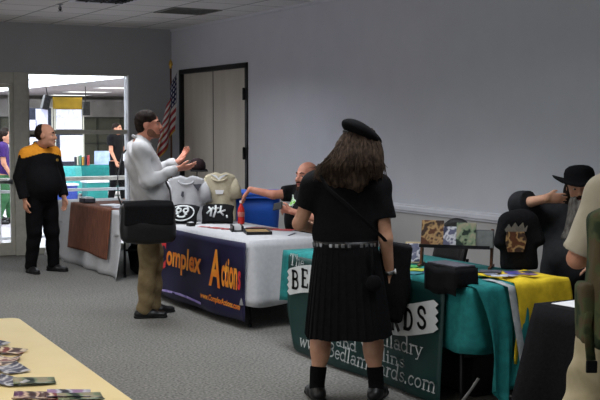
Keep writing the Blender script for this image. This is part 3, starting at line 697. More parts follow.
# small goods on the white cloth
def cards(specs, name, cat, group, z, h=.004):
    for (x, y, w, l, r, m, lb) in specs: booklet(name, x, y, z, w, l, h, r, m, lb, cat, group)
rc = mat('red_card', (176,70,68), .5, c2=(140,50,54), scale=14)
cards([(4.30,9.22,.09,.14,.2,rc,'red printed card on the white cloth closest to the amber word with C'),(4.36,9.06,.09,.14,1.0,rc,'red printed card turned crosswise near the black rack on the white cloth'),(4.25,9.38,.07,.1,.6,mat('pink_card',(200,130,130),.5,scale=20),'small pink card at the front edge of the white cloth'),
       (4.66,8.98,.15,.28,.35,mat('brown_card',(124,72,66),.5,c2=(96,60,58),scale=20),'brown red leaflet behind the tan board on the white cloth'),(4.75,8.74,.11,.2,.7,rc,'red leaflet near the bald man on the white cloth'),(4.62,8.34,.02,.24,-.75,M['grey_lid'],'thin dark strip lying near the end of the white cloth')], 'card', 'card', 'cards on the white cloth', Z2)
t = empty('tan_tray', (4.42,8.62,Z2), 'black edged tan tray board on the white cloth near the corner', 'tray', None, -.35)
MB().bb((-.1,-.17,0), (.1,.17,.018)).build('board', M['brown_board'], t)
b = MB(); b.bb((-.112,-.182,0), (-.1,.182,.026)); b.bb((.1,-.182,0), (.112,.182,.026)); b.bb((-.1,-.182,0), (.1,-.17,.026)); b.bb((-.1,.17,0), (.1,.182,.026)); b.build('rim', M['black_plastic'], t)
t = empty('black_rack', (4.36,8.90,Z2), 'small black rack holding white tags beside the tan tray', 'rack', None, -.35)
MB().bb((-.06,-.12,0), (.06,.12,.012)).bb((-.05,-.11,.012), (-.035,.11,.05)).bb((.035,-.11,.012), (.05,.11,.05)).build('base', M['black_plastic'], t, bevel=.002)
for i in range(4): MB().bb((-.03,-.09+i*.05,.012), (.03,-.075+i*.05,.055)).build('tag', M['paper'], t)
t = empty('black_box', (4.18,9.52,Z2), 'tiny black box with a white lid at the front edge of the white cloth', 'box')
MB().bb((-.03,-.04,0), (.03,.04,.032)).build('body', M['black_plastic'], t, bevel=.003); MB().bb((-.02,-.028,.032), (.02,.028,.038)).build('lid', M['paper'], t)

# ------------------------------------------------------------------ table with the green banner
folding_table((4.36,6.19,0), 2.26, .74, .735, 'folding table under teal cloth behind the dark green banner', 'folding tables along the wall')
cb = cloth_box(3.985,4.735,5.04,7.33,.743,.36,.015,.01)
tag(cb.build('tablecloth', M['teal_cloth'], None, True, solid=.003), 'teal tablecloth over the table with dark green banner', 'tablecloth')
def gb(u, v): return (3.955+.012*math.sin(u*11+1)*v-.03*v, 7.19-1.94*u-.10*max(0,.06-u)/.06*max(0,v-.6)/.4, .725-.705*v+.05*max(0,.08-u)/.08*v*v)
gb_o = MB().grid(gb, 40, 12).build('banner', M['green_banner'], None, True, solid=.003); tag(gb_o, 'dark green vinyl banner with jagged white plaque and white lettering', 'banner')
def yz(y, z, e=0): return (3.918-e, y, z)
arch = lambda y: .425+.07*math.sin(2*PI*(7.14-y)/1.75)
top_ = []; bot = []
for i in range(25):
    y = 7.11-1.79*i/24; top_.append((y, arch(y)+.20)); bot.append((y, arch(y)))
jag = lambda y, s: [(y+s*(.03 if k % 2 else 0), arch(y)+.20*k/8) for k in range(9)]
poly = [( -p[0], p[1]) for p in (bot + jag(5.30,-1)[1:-1] + top_[::-1] + [q for q in jag(7.12,1)[::-1]][1:-1])]
MB().prism(poly, (3.918,0,0), (0,-1,0), (0,0,1), .002).build('plaque', M['white_ink'], gb_o)
# slab lettering of the plaque, stroke by stroke
def glyph(ch):
    K = .14; arc = lambda cx, cy, rx, ry, a, b, n=9: [(cx+rx*math.cos(math.radians(a+(b-a)*i/n)), cy+ry*math.sin(math.radians(a+(b-a)*i/n))) for i in range(n+1)]
    S = {'B': [([(.2,0),(.2,1)],.2),([(.05,.96),(.45,.96)]+arc(.45,.75,.28,.21,90,-90)+[(.2,.54)],.11),([(.2,.54),(.48,.54)]+arc(.48,.29,.32,.25,90,-90)+[(.05,.04)],.12)],
         'E': [([(.2,0),(.2,1)],.2),([(.05,.95),(.75,.95),(.75,.78)],.1),([(.2,.52),(.58,.52)],.1),([(.05,.05),(.78,.05),(.78,.24)],.1)],
         'D': [([(.2,0),(.2,1)],.2),([(.05,.95),(.4,.95)]+arc(.4,.5,.38,.45,90,-90,12)+[(.05,.05)],.14)],
         'L': [([(.2,0),(.2,1)],.2),([(.05,.96),(.4,.96)],.08),([(.05,.05),(.78,.05),(.78,.26)],.1)],
         'A': [([(.12,0),(.45,1)],.09),([(.45,1),(.8,0)],.2),([(.25,.35),(.65,.35)],.08),([(0,.03),(.26,.03)],.07),([(.6,.03),(.95,.03)],.07)],
         'M': [([(.12,0),(.15,1)],.09),([(.15,1),(.5,.1)],.17),([(.5,.1),(.82,1)],.08),([(.84,1),(.86,0)],.18),([(0,.03),(.28,.03)],.07),([(.7,.03),(1,.03)],.07)],
         'R': [([(.2,0),(.2,1)],.2),([(.05,.96),(.45,.96)]+arc(.45,.74,.28,.22,90,-90)+[(.2,.52)],.11),([(.42,.5),(.82,.02)],.19),([(.05,.03),(.36,.03)],.07)],
         'S': [([(.74,.72)]+arc(.43,.74,.28,.22,20,180)+[(.16,.68),(.3,.56),(.55,.48),(.72,.36)]+arc(.43,.27,.31,.23,10,-170),.14)]}
    return S[ch]
b = MB(); word = 'BEDLAM BARDS'
for i, ch in enumerate(word):
    if ch == ' ': continue
    y0 = 7.075-i*.1445; z0 = arch(y0-.06)+.032
    for pts, w in glyph(ch):
        for p, q in zip(pts[:-1], pts[1:]):
            a = V((0, y0-p[0]*.118, z0+p[1]*.138)); c = V((0, y0-q[0]*.118, z0+q[1]*.138)); d = (c-a)
            if d.length < 1e-6: continue
            n = V((0, -d.z, d.y)).normalized()*w*.08; e = d.normalized()*.004
            b.add([V((3.9145,0,0))+r for r in (a-e-n, c+e-n, c+e+n, a-e+n)], [(0,1,2,3)])
b.build('lettering', M['black_ink'], gb_o)
# small roman lettering with serifs, drawn stroke by stroke
def roman():
    arc = lambda cx, cy, rx, ry, a, b, n=10: [(cx+rx*math.cos(math.radians(a+(b-a)*i/n)), cy+ry*math.sin(math.radians(a+(b-a)*i/n))) for i in range(n+1)]
    st = lambda x, h, w=.13: [([(x,0),(x,h)],w),([(x-.11,.025),(x+.11,.025)],.05),([(x-.12,h-.03),(x,h-.03)],.06)]
    hump = lambda x: [([(x,.42)]+arc(x+.18,.42,.18,.17,150,0,6)+[(x+.36,0)],.11),([(x+.25,.025),(x+.47,.025)],.05)]
    G = {'l': (st(.15,1), .32), 'i': (st(.15,.6)+[([(.15,.76),(.15,.88)],.14)], .32), 'h': (st(.15,1)+hump(.15), .66), 'n': (st(.15,.6)+hump(.15), .66), 'm': (st(.15,.6)+hump(.15)+hump(.51), 1.02),
         'r': (st(.15,.6)+[([(.15,.42),(.25,.56),(.40,.55)],.1)], .45), 't': ([([(.17,.82),(.17,.12),(.26,.04),(.36,.08)],.12),([(.04,.57),(.34,.57)],.07)], .40),
         'a': ([(arc(.24,.18,.17,.16,0,360),.09),([(.43,.06),(.43,.42)]+arc(.27,.42,.16,.15,0,150,6),.11),([(.43,.04),(.54,.04)],.06)], .58),
         'd': ([(arc(.25,.3,.20,.27,0,360,14),.10),([(.46,0),(.46,1)],.13),([(.35,.97),(.46,.97)],.06),([(.46,.025),(.57,.025)],.05)], .62),
         'e': ([([(.10,.33),(.44,.33)]+arc(.27,.3,.19,.27,10,320,12),.09)], .52), 'c': ([(arc(.27,.3,.19,.27,45,320,12),.10)], .50), 'o': ([(arc(.28,.3,.21,.27,0,360,14),.10)], .58),
         's': ([([(.38,.46)]+arc(.24,.45,.14,.12,20,180,6)+[(.14,.36),(.34,.26)]+arc(.24,.16,.15,.13,20,-160,7),.09)], .46), 'k': (st(.15,1)+[([(.18,.28),(.46,.58)],.07),([(.28,.36),(.50,.02)],.12)], .58),
         'y': ([([(.06,.57),(.28,.04)],.12),([(.50,.57),(.28,.04),(.19,-.18),(.06,-.2)],.07),([(0,.58),(.16,.58)],.05),([(.40,.58),(.56,.58)],.05)], .56),
         'w': ([([(.05,.57),(.22,.03)],.12),([(.22,.03),(.37,.55)],.07),([(.37,.55),(.54,.03)],.12),([(.54,.03),(.70,.57)],.07),([(0,.58),(.15,.58)],.05),([(.62,.58),(.78,.58)],.05)], .80),
         '.': ([([(.1,.0),(.1,.12)],.13)], .24), ' ': ([], .34),
         'B': ([(p, q*1.0) for p, q in glyph('B')], .88), 'F': ([([(.2,0),(.2,1)],.16),([(.06,.96),(.74,.96),(.74,.8)],.08),([(.2,.52),(.56,.52)],.08),([(.05,.03),(.36,.03)],.06)], .80),
         'V': ([([(.08,1),(.42,.02)],.15),([(.42,.02),(.76,1)],.08),([(-.02,.98),(.2,.98)],.05),([(.64,.98),(.86,.98)],.05)], .84), 'T': ([([(.42,0),(.42,1)],.16),([(.06,.8),(.06,.96),(.78,.96),(.78,.8)],.08),([(.26,.03),(.58,.03)],.06)], .84)}
    return G
ROMAN = roman()
def serif(s, org, w, cap, slant=0.0):
    tot = sum(ROMAN[c][1] for c in s); k = w/tot; b = MB(); x0 = 0; X_, Y_, Z_ = org
    for ch in s:
        for pts, wd in ROMAN[ch][0]:
            for p, q in zip(pts[:-1], pts[1:]):
                f = lambda r: V((X_-.006, Y_-(x0+r[0])*k-slant*r[1]*cap, Z_+r[1]*cap))
                a, c = f(p), f(q); d = c-a
                if d.length < 1e-6: continue
                n = V((0,-d.z,d.y)).normalized()*wd*.4*(k+cap)*.5; e = d.normalized()*.003
                b.add([a-e-n, c+e-n, c+e+n, a-e+n], [(0,1,2,3)])
        x0 += ROMAN[ch][1]
    return b.build('lettering', M['white_ink'], gb_o)
serif('The', (3.925,7.12,.66), .22, .085, .2)
serif('Filk with Balladry', (3.912,6.72,.275), 1.31, .105)
serif('and Violins', (3.907,6.42,.175), .83, .085)
serif('www.BedlamBards.com', (3.899,6.92,.085), 1.66, .105, .2)
# cloth bunched over the end of that table
def endcloth(u, v):
    x = 3.97+.42*u; q = v
    fold = .035*math.sin(u*16+q*2)*q+.02*math.sin(u*31)*q
    z = .752 - .012*(v == 0) - .70*q*(1-.25*u)
    y = 5.02-.05-.10*q-fold
    return (x+.10*q*(u-.2)*0+ (-.02+.14*u*0)*q, y, z)
def endcloth2(u, v):
    if v < .18: return (3.99+.40*u, 5.22-.2*v/.18, .7535+.003*math.sin(u*20))
    q = (v-.18)/.82
    xx = 3.99+.40*u; fold = .03*math.sin(u*17+q*2)*q+.012*math.sin(u*37+1)*q
    return (xx+q*(.11-.16*u)*.9+.03*math.sin(q*4), 5.012-.07*q**.6-fold, .752-.70*q**1.05*(1-.22*abs(u-.35)*2))
tag(MB().grid(endcloth2, 40, 26).build('draped_cloth', M['teal_cloth'], None, True, solid=.004), 'teal cloth hanging in folds to the floor from the table end', 'cloth')
def ribbon(u, v):
    if v < .1: return (4.19+.05*u, 5.2-.19*v/.1, .762)
    q = (v-.1)/.9; return (4.19+.05*u+.06*q, 4.962-.06*q, .760-.5*q)
tag(MB().grid(ribbon, 2, 16).build('ribbon', mat('grey_ribbon', (170,176,178), .7, scale=20), None, True, solid=.003), 'pale grey ribbon hanging between the teal and yellow cloths', 'ribbon')
def yel(u, v):
    if v < .42: return (4.28+.42*u, 5.40-.40*v/.42+.015*math.sin(u*6), .762+.005*math.sin(u*15+v*9))
    q = (v-.42)/.58; return (4.27+.43*u+.02*math.sin(q*5)-.02*q, 5.0-.045*math.sqrt(q)-.015*math.sin(u*13+q*2)*q, .760-(.47+.10*u)*q)
tag(MB().grid(yel, 26, 34).build('yellow_cloth', M['yellow_cloth'], None, True, solid=.006), 'bright yellow shirt cloth hanging over the end of the teal table', 'cloth')
fl = [('white',(226,226,226)),('violet',(96,80,160)),('grey',(130,134,150)),('blue',(70,84,170)),('pale lilac',(190,186,210)),('dark grey',(64,66,78)),('white edged',(214,216,224)),('mauve',(140,110,150))]
spots = ((4.40,5.36,.3),(4.52,5.31,1.1),(4.33,5.29,-.4),(4.47,5.22,.7),(4.38,5.18,.2),(4.58,5.23,-.2),(4.30,5.17,.9),(4.50,5.13,.5))
for i, ((x, y, r), (n, c)) in enumerate(zip(spots, fl)):
    booklet('flyer', x, y, .7705+.0016*i, .07, .10, .0012, r, mat('flyer_'+n.replace(' ','_'), c, .5, c2=tuple(q*.7 for q in c), scale=30), n+' flyer lying on the yellow cloth', 'flyer', 'flyers on the yellow cloth')
# black case at the corner of the table
t = empty('merchandise_case', (3.99,5.20,.752), 'black case with a grey felt top on the table corner', 'case')
MB().bb((-.07,-.10,.001), (.08,.20,.105)).build('body', M['black_cloth'], t, bevel=.006)
MB().bb((-.065,-.095,.1055), (.075,.195,.115)).build('lid', M['grey_lid'], t, bevel=.003)
MB().grid(lambda u, v: (-.076-.004*math.sin(u*12)*v, -.108+.315*u, .10-.16*v+.008*math.sin(u*8)), 16, 4).grid(lambda u, v: (-.076+.16*u, -.106-.006*v, .10-.11*v), 8, 4).build('cover_cloth', M['black_cloth'], t, True, solid=.003)
t = empty('shade_crate', (4.46,5.54,0), 'added black crate standing in for shade under the teal table end', 'crate')  # crate added to supply the darkness under the tabletop
b = MB(); b.bb((-.22,-.2,.004), (.22,.2,.02)); b.bb((-.22,-.2,.02), (-.205,.2,.32)); b.bb((.205,-.2,.02), (.22,.2,.32)); b.bb((-.205,-.2,.02), (.205,-.185,.32)); b.bb((-.205,.185,.02), (.205,.2,.32)); b.build('body', M['black_plastic'], t, bevel=.004)
MB().bb((-.23,-.21,.321), (.23,.21,.35)).build('lid', M['black_plastic'], t, bevel=.006)
# album rack
Z3 = .7465
t = empty('album_rack', (4.50,5.86,Z3), 'sloping wooden rack holding picture cases on the teal table', 'rack', None, -.82)
R = Matrix.Rotation(-.25,3,'X')
for s in (-1,1): MB().box((s*.235,.03,.125),(.016,.05,.26),R).box((s*.235,.0,.008),(.018,.2,.016)).build('side_post', M['wood'], t, bevel=.002)
MB().box((0,-.045,.135),(.47,.07,.008)).box((0,-.078,.143),(.47,.006,.022)).build('shelf', M['dark_metal'], t)
MB().box((0,.045,.16),(.45,.006,.01),R).box((0,.025,.245),(.45,.006,.01)).build('crossbar', M['dark_metal'], t)
t2 = [(-.155,PIC[4],'brown picture case at the high end of the wooden rack',.17,.15),(-.02,PIC[5],'blue grey picture case in the middle of the wooden rack',.13,.12),(.075,PIC[3],'green picture case leaning at the front of the wooden rack',.16,.13)]
for i, (x, m, lb, h, w) in enumerate(t2):
    o = MB().box((0,0,h/2),(w,.014,h)).build('picture_case', m, bevel=.002); p = rz(-.82) @ V((x,-.045-.022*(i == 2)+.0*i,.140))
    o.location = (4.50+p.x,5.86+p.y,Z3+p.z+.003); o.rotation_euler = (-.22,0,-.82); tag(o, lb, 'picture case', 'cases on the wooden rack')
for i in range(4):
    p = rz(-.82) @ V((.19,-.052+.02*i,.140)); o = MB().box((0,0,.055),(.12,.012,.11)).build('disc_case', mat('disc_case_%s' % 'abcd'[i], [(120,124,122),(92,96,98),(140,140,136),(70,74,78)][i], .4, scale=20)); o.location = (4.50+p.x,5.86+p.y,Z3+p.z); o.rotation_euler = (-.15,0,-.82)
    tag(o, 'grey disc case at the wooden rack end, %s' % ['first from the front','second from the front','third from the front','last at the back'][i], 'disc case', 'grey disc cases on the rack')
t = empty('framed_picture', (4.36,6.14,Z3), 'pale framed picture leaning back on the teal table near the kilt', 'picture', None, -.55)
MB().box((0,0,.075),(.12,.012,.155),Matrix.Rotation(-.45,3,'X')).build('frame', mat('pale_frame', (196,176,140), .5, scale=20), t, bevel=.002)
MB().box((0,-.0075,.077),(.098,.003,.13),Matrix.Rotation(-.45,3,'X')).build('picture', PIC[5], t)
MB().box((0,.055,.06),(.02,.006,.13),Matrix.Rotation(.4,3,'X')).build('easel_leg', M['wood'], t)
cs = [((210,206,40),'yellow'),((70,160,80),'green'),((210,214,220),'white'),((50,60,120),'dark blue'),((180,190,60),'lime'),((60,130,140),'teal'),((90,60,130),'purple'),((160,164,176),'silver')]
sp = ((4.10,6.32,.2),(4.22,6.02,.6),(4.08,6.1,-.3),(4.30,5.80,.1),(4.14,5.86,.9),(4.04,5.74,.3),(4.36,5.62,-.2),(4.24,5.56,.5))
for (x, y, r), (c, n) in zip(sp, cs): booklet('card', x, y, Z3, .11, .16, .006, r, mat('card_'+n.replace(' ','_'), c, .5, c2=tuple(q*.75 for q in c), scale=26), n+' card lying on the teal tablecloth', 'card', 'cards on the teal tablecloth')
booklet('booklet', 4.16, 5.60, Z3, .14, .2, .012, -.3, mat('booklet_violet', (70,62,120), .5, scale=20), 'violet booklet on the teal cloth behind the black case', 'booklet')
booklet('booklet', 4.40, 5.40-.02, Z3+.024, .10, .14, .01, .8, M['grey_lid'], 'dark grey booklet on the corner of the yellow cloth', 'booklet')
booklet('card_stack', 4.33, 5.66, Z3+.008, .16, .2, .03, .3, M['paper'], 'stack of white sheets beside the wooden rack', 'paper stack')
# black shirt with a tan badge on a stand
t = empty('displayed_shirt', (4.695,5.458,Z3+.018), 'black shirt with a tan crest on a stand beside the bearded man', 'shirt', None, -.52)
sdf('body', [T((0,0,.04),(0,0,.28),.125,.11,(1,0,0),.55,k=.03), C((-.06,0,.315),(.06,0,.315),.05,.05,k=.05), C((-.085,0,.30),(-.125,-.02,.17),.042,.042,k=.03), C((.085,0,.30),(.125,-.02,.19),.042,.042,k=.03)], M['black_cloth'], t, vox=.01, cuts=[((0,0,.0),(0,0,-1))], disp=folds(.005,20,20,10,3))
MB().prism([(-.065,.12),(.035,.12),(.055,.2),(.03,.27),(-.03,.28),(-.075,.25),(-.08,.18)], (-.02,-.088,0), (1,0,0), (0,0,1), .002).build('crest', PIC[4], t)
MB().prism([(-.085,.265),(-.06,.30),(-.045,.275),(-.02,.31),(0,.28),(.03,.31),(.04,.27),(.06,.29),(.05,.25),(-.08,.25)], (-.02,-.089,0), (1,0,0), (0,0,1), .002).build('crest_edge', mat('silver_print', (112,108,100), .6), t)
# loose straps on the floor
tag(MB().tube([(4.06,5.06,.20),(4.03,5.09,.13),(4.0,5.13,.06),(3.99,5.20,.016),(3.93,5.24,.014),(3.88,5.20,.012),(3.82,5.24,.012)], .013, 8, flat=.3).build('strap', M['white_cloth'], None, True), 'white strap trailing on the carpet below the teal cloth', 'strap')
tag(MB().tube([(4.46,4.9,.02),(4.42,5.04,.09),(4.45,5.18,.02),(4.38,5.3,.012)], .014, 8, flat=.3).build('strap', M['white_cloth'], None, True), 'white strap curled on the carpet beside the black draped stand', 'strap')
# ------------------------------------------------------------------ black draped stand at the lower right
folding_table((4.32,4.02,0), .78, .66, .735, 'small table under black cloth in front of the yellow cloth', None)
tag(cloth_box(3.935,4.67,3.60,4.44,.743,.03,.10,.02).build('tablecloth', M['black_cloth'], None, True, solid=.003), 'black floor length cloth on the small table at the right', 'tablecloth')
booklet('paper_sheet', 4.11, 4.23, .747, .22, .30, .004, .1, M['paper'], 'white paper sheets lying on the black draped table', 'paper')
booklet('notebook', 4.56, 4.33, .747, .14, .18, .03, .5, M['red'], 'red notebook at the back edge of the black draped table', 'notebook')

# ------------------------------------------------------------------ recycling bin, chairs, flag
t = empty('recycling_bin', (5.20,10.16,0), 'blue plastic bin standing behind the table of shirts', 'bin', None, -.5)
b = MB()
for r in range(7):
    q = r/6; w = .19+.06*q; dd = .2+.07*q; z = .06+.90*q
    for k in range(24):
        a = 2*PI*k/24; c_, s_ = math.cos(a), math.sin(a); b.v.append((w*math.copysign(abs(c_)**.35,c_), dd*math.copysign(abs(s_)**.35,s_), z))
for r in range(6):
    for k in range(24): b.f.append((r*24+k, r*24+(k+1)%24, (r+1)*24+(k+1)%24, (r+1)*24+k)); b.m.append(0)
b.f.append(tuple(range(24))); b.m.append(0)
b.build('body', M['blue_plastic'], t, True, solid=.006)
MB().box((0,0,.965),(.56,.60,.03)).box((0,-.02,1.0),(.53,.57,.04)).build('lid', M['blue_plastic'], t, bevel=.012)
MB().tube([(-.2,.33,.98),(.2,.33,.98)], .015, 8).build('handle', M['blue_plastic'], t, True)
for s in (-1,1): MB().lathe([(.08,-.02),(.09,-.01),(.09,.01),(.08,.02)], (s*.2,.2,.09), 18, axis=(1,0,0)).build('wheel', M['rubber'], t, True)
ch = empty('stacking_chair', (5.08,6.95,0), 'empty black chair with rounded back behind the album rack', 'chair', 'black stacking chairs', PI/2-.1)
def chair_parts(t):
    # local +Y is where the sitter faces
    MB().box((0,.02,.445),(.44,.44,.05)).build('seat', M['black_leather'], t, bevel=.02)
    n = 14
    MB().grid(lambda u, v: ((u-.5)*.44, -.21-.06*v+.05*(2*u-1)**2, .62+(.34-.12*abs(2*u-1)**2.4)*v), n, 8).build('backrest', M['black_leather'], t, True, solid=.035)
    for sx in (-1,1):
        MB().tube([(sx*.2,.2,.43),(sx*.215,.23,.0)], .012, 8).build('leg', M['dark_metal'], t, True)
        MB().tube([(sx*.19,-.225,.66),(sx*.2,-.2,.43),(sx*.215,-.25,.0)], .012, 8).build('leg', M['dark_metal'], t, True)
    MB().tube([(-.2,.0,.41),(.2,.0,.41)], .01, 8).build('stretcher', M['dark_metal'], t, True)
chair_parts(ch)
def another(x, y, r, lb):
    c = copy_tree(ch); c.location = (x,y,0); c.rotation_euler = (0,0,r); c['label'] = lb; return c
t = empty('flag_on_pole', (5.835,13.93,0), 'striped national flag with gold fringe on a pole in the corner', 'flag')
MB().lathe([(.16,0),(.16,.02),(.10,.04),(.03,.06),(.022,.09)], n=24).build('base', M['gold'], t, True)
MB().tube([(0,0,.05),(0,0,2.48)], .013, 10).build('pole', M['wood'], t, True)
MB().lathe([(.012,2.47),(.022,2.48),(.014,2.50),(.03,2.52),(.022,2.56),(.004,2.60)], n=14).build('finial', M['gold'], t, True)
def flag_mat():
    m = bpy.data.materials.new('flag_cloth'); m.use_nodes = True; nt = m.node_tree; N = nt.nodes; L = nt.links; bs = N['Principled BSDF']; bs.inputs['Roughness'].default_value = .7
    def mth(op, a, b=None):
        n = N.new('ShaderNodeMath'); n.operation = op
        for i, q in enumerate((a, b)):
            if q is None: continue
            if isinstance(q, (int, float)): n.inputs[i].default_value = q
            else: L.new(q, n.inputs[i])
        return n.outputs[0]
    uv = N.new('ShaderNodeUVMap'); sp = N.new('ShaderNodeSeparateXYZ'); L.new(uv.outputs[0], sp.inputs[0]); U, W = sp.outputs[0], sp.outputs[1]
    st = mth('MODULO', mth('FLOOR', mth('MULTIPLY', W, 12.999)), 2)
    can = mth('MULTIPLY', mth('LESS_THAN', U, .42), mth('LESS_THAN', W, 7/13))
    su = mth('SUBTRACT', mth('FRACT', mth('MULTIPLY', U, 14.3)), .5); sv = mth('SUBTRACT', mth('FRACT', mth('MULTIPLY', W, 11.2)), .5)
    star = mth('LESS_THAN', mth('ADD', mth('MULTIPLY', su, su), mth('MULTIPLY', sv, sv)), .07)
    def mix(f, a, b):
        n = N.new('ShaderNodeMix'); n.data_type = 'RGBA'; L.new(f, n.inputs[0])
        for i, q in ((6, a), (7, b)):
            if isinstance(q, tuple): n.inputs[i].default_value = (*lin(q),1)
            else: L.new(q, n.inputs[i])
        return n.outputs[2]
    stripes = mix(st, (158,36,46), (214,206,204)); blue = mix(star, (34,40,82), (216,216,222))
    L.new(mix(can, stripes, blue), bs.inputs['Base Color']); return m
def flagp(u, v):
    f = math.sin(u*13+v*2.2)
    return (.055-.07*v*0-.05*u-.33*u*(.30+.80*v)+.022*math.cos(u*13+v*2), -.02-.055*f*(.3+u)*(.5+.6*v), 2.42-.76*v-.62*u-.06*u*v)
b = MB().grid(flagp, 60, 40); uv = [(i/60, k/40) for i in range(61) for k in range(41)]
b.build('cloth', flag_mat(), t, True, uv=uv)
b = MB().grid(lambda u, v: V(flagp(u, 1))+V((-.002,-.002*v,-.03*v)), 60, 1).grid(lambda u, v: V(flagp(1, u))+V((-.004*v,-.002*v,-.03*v)), 40, 1); b.build('fringe', M['gold'], t, True, solid=.004)

# ------------------------------------------------------------------ cream table in the foreground
t = empty('folding_table', (.985,3.88,0), 'cream topped folding table with loose photographs in the foreground', 'table', None, -.052)
W, L, H = .72, 3.0, .745
cor = []
for (cx, cy, a0_) in ((W/2-.06,L/2-.06,0),(-W/2+.06,L/2-.06,90),(-W/2+.06,-L/2+.06,180),(W/2-.06,-L/2+.06,270)):
    cor += [(cx+.06*math.cos(math.radians(a0_+k*15)), cy+.06*math.sin(math.radians(a0_+k*15))) for k in range(7)]
MB().prism(cor, (0,0,H), (1,0,0), (0,1,0), .03).build('tabletop', M['cream_top'], t, bevel=.003)
MB().prism([(p[0]*1.006,p[1]*1.0015) for p in cor], (0,0,H-.006), (1,0,0), (0,1,0), .02).build('edge_band', M['brown_board'], t)
for sx in (-1,1):
    for sy in (-1,1): MB().tube([(sx*.28,sy*1.3,H-.03),(sx*.28,sy*1.3,.0)], .014, 10).build('leg', M['dark_metal'], t, True)
for sy in (-1,1): MB().tube([(-.28,sy*1.3,.3),(.28,sy*1.3,.3)], .011, 8).build('stretcher', M['dark_metal'], t, True)
ph = [(1.20,5.02,.25,0,'topmost lilac photograph at the far end of the cream table',1),(1.13,4.86,-.4,.002,'dark blue photograph half under the lilac one',1),(1.18,4.72,.5,.004,'white edged photograph in the far heap on the cream table',5),(1.10,4.58,-.1,0,'dark photograph at the near side of the far heap',0),(1.20,4.52,.9,.002,'orange red photograph at the edge of the far heap',2),
      (1.06,4.42,.3,.003,'dark red photograph in the middle heap at the photo edge',0),(1.15,4.34,-.5,.001,'striped orange photograph in the middle heap',2),(1.03,4.24,.7,.0,'violet photograph in the middle heap on the cream table',1),(1.13,4.18,.1,.002,'grey white photograph under the middle heap',5),
      (1.10,3.93,1.35,0,'long dark photograph lying crosswise on the cream table',3),(1.01,3.99,.5,0,'pale photograph beside the long dark one',5),(1.04,3.71,1.2,0,'dark red photograph near the bottom edge of the photo',0),(1.15,3.68,1.25,.001,'lilac and red photograph nearest the table edge',1),(1.10,3.64,1.0,.0,'orange photograph half under the lilac and red one',2),(1.17,3.61,1.4,.002,'small green photograph at the table edge',3)]
for x, y, r, dz, lb, k in ph:
    o = MB().grid(lambda u, v: ((u-.5)*.10, (v-.5)*.15, .004+.012*(2*u-1)**2*(.3+.7*v)), 6, 6).build('photograph', PIC[k], None, True, solid=.0012)
    o.location = (x-(.05 if y > 4.1 else 0),y,H+dz); o.rotation_euler = (0,0,r); tag(o, lb, 'photograph', 'loose photographs on the cream table')
# ------------------------------------------------------------------ people (local frame: +Y is where the person faces, +X their right hand side)
def person(loc, rot, j, hd, skin, label, vox, extra, group=None, limbs=True):
    pr = torso(j, -.012)+arms(j)+legs(j)+hd.prims(j['neck'])+extra
    o = sdf('person', pr, skin, None, vox=vox, loc=loc, rotz=rot)
    return tag(o, label, 'person', group)
def sleeves(j, inf, tR, tL, ra=(.056,.05,.046,.034), long=False, k=.03):
    o = []
    for s, t in (('R',tR), ('L',tL)):
        sh, el, wr = A3(j['sh'+s]), A3(j['el'+s]), A3(j['wr'+s])
        if not long:
            d = unit(el-sh); p = sh+(el-sh)*t
            o.append(C(sh, el, ra[0]+inf, ra[1]+inf*1.3, k=k, cuts=[(p, d)]))
        else:
            d = unit(wr-el); p = el+(wr-el)*t
            o += [C(sh, el, ra[0]+inf, ra[1]+inf, k=k), C(el, wr, ra[2]+inf, ra[3]+inf, k=k*.6, cuts=[(p, d)])]
    return o
def trousers(j, inf, m, body, top, hem, vox=.009, r=(.098,.076,.072,.056), seed=1, name='trousers', amp=.006):
    x = A3(j['shR'])-A3(j['shL']); hw, ww, cw = j['w']; sy = j.get('sy', .68)
    pr = [T(j['pelvis'], A3(j['pelvis'])*.5+A3(j['waist'])*.5, hw+inf*.7, ww+inf*.5, x, sy, k=.03)]
    if 'belly' in j and j.get('belly_in_trousers'): c, q = j['belly']; pr.append(El(c, A3(q)+inf, k=.05))
    for s in 'LR':
        h, kn, an = A3(j['hip'+s]), A3(j['kn'+s]), A3(j['an'+s])
        d = unit(an-kn); p = kn+(an-kn)*hem
        if hem <= 0: d = unit(kn-h); p = h+(kn-h)*(1+hem); pr.append(C(h, kn, r[0]+inf, r[1]+inf, k=.04, cuts=[(p, d)]))
        else: pr += [C(h, kn, r[0]+inf, r[1]+inf, k=.04), C(kn, an, r[2]+inf, r[3]+inf, k=.03, cuts=[(p, d)])]
    return sdf(name, pr, m, body, vox=vox, cuts=[((0,0,top),(0,0,1))], disp=folds(amp, 14, 14, 26, seed))

# --- the kilted person with long hair, seen from behind
jA = dict(pelvis=(0,0,.90), waist=(0,0,1.04), chest=(0,.0,1.23), neck=(.045,.0,1.40), w=(.165,.175,.185), sy=.66,
    shL=(-.185,0,1.325), shR=(.20,0,1.315), elL=(-.285,.03,1.085), elR=(.245,-.02,1.0), wrL=(-.13,.23,1.02), wrR=(.275,.045,.765),
    hipL=(-.10,0,.86), hipR=(.10,0,.86), knL=(-.145,.03,.46), knR=(.165,.03,.46), anL=(-.175,-.02,.085), anR=(.19,-.03,.085), footL=(-.25,1,0), footR=(.3,1,0))
hA = Head((.08,.035,1.53), headR(-.12, 0, .08))
A = person((3.545,5.72,0), -.53, jA, hA, M['skin_pale'], 'person in black beret, black shirt and pleated kilt, seen from behind', .0075,
    hand(jA['wrR'], (.05,.12,-1), (-.9,.3,0), (.25,1,0), 1.0, (.35,.4,.4), .04, .5)+hand(jA['wrL'], (.75,.6,-.1), (0,-.2,-1), (.6,-.7,0), 1.0, (.4,.4,.4))+[El((A3(jA['kn'+q])*.66+A3(jA['an'+q])*.34)+A3((0,-.02,0)), (.062,.062,.12), k=.03) for q in 'LR'])
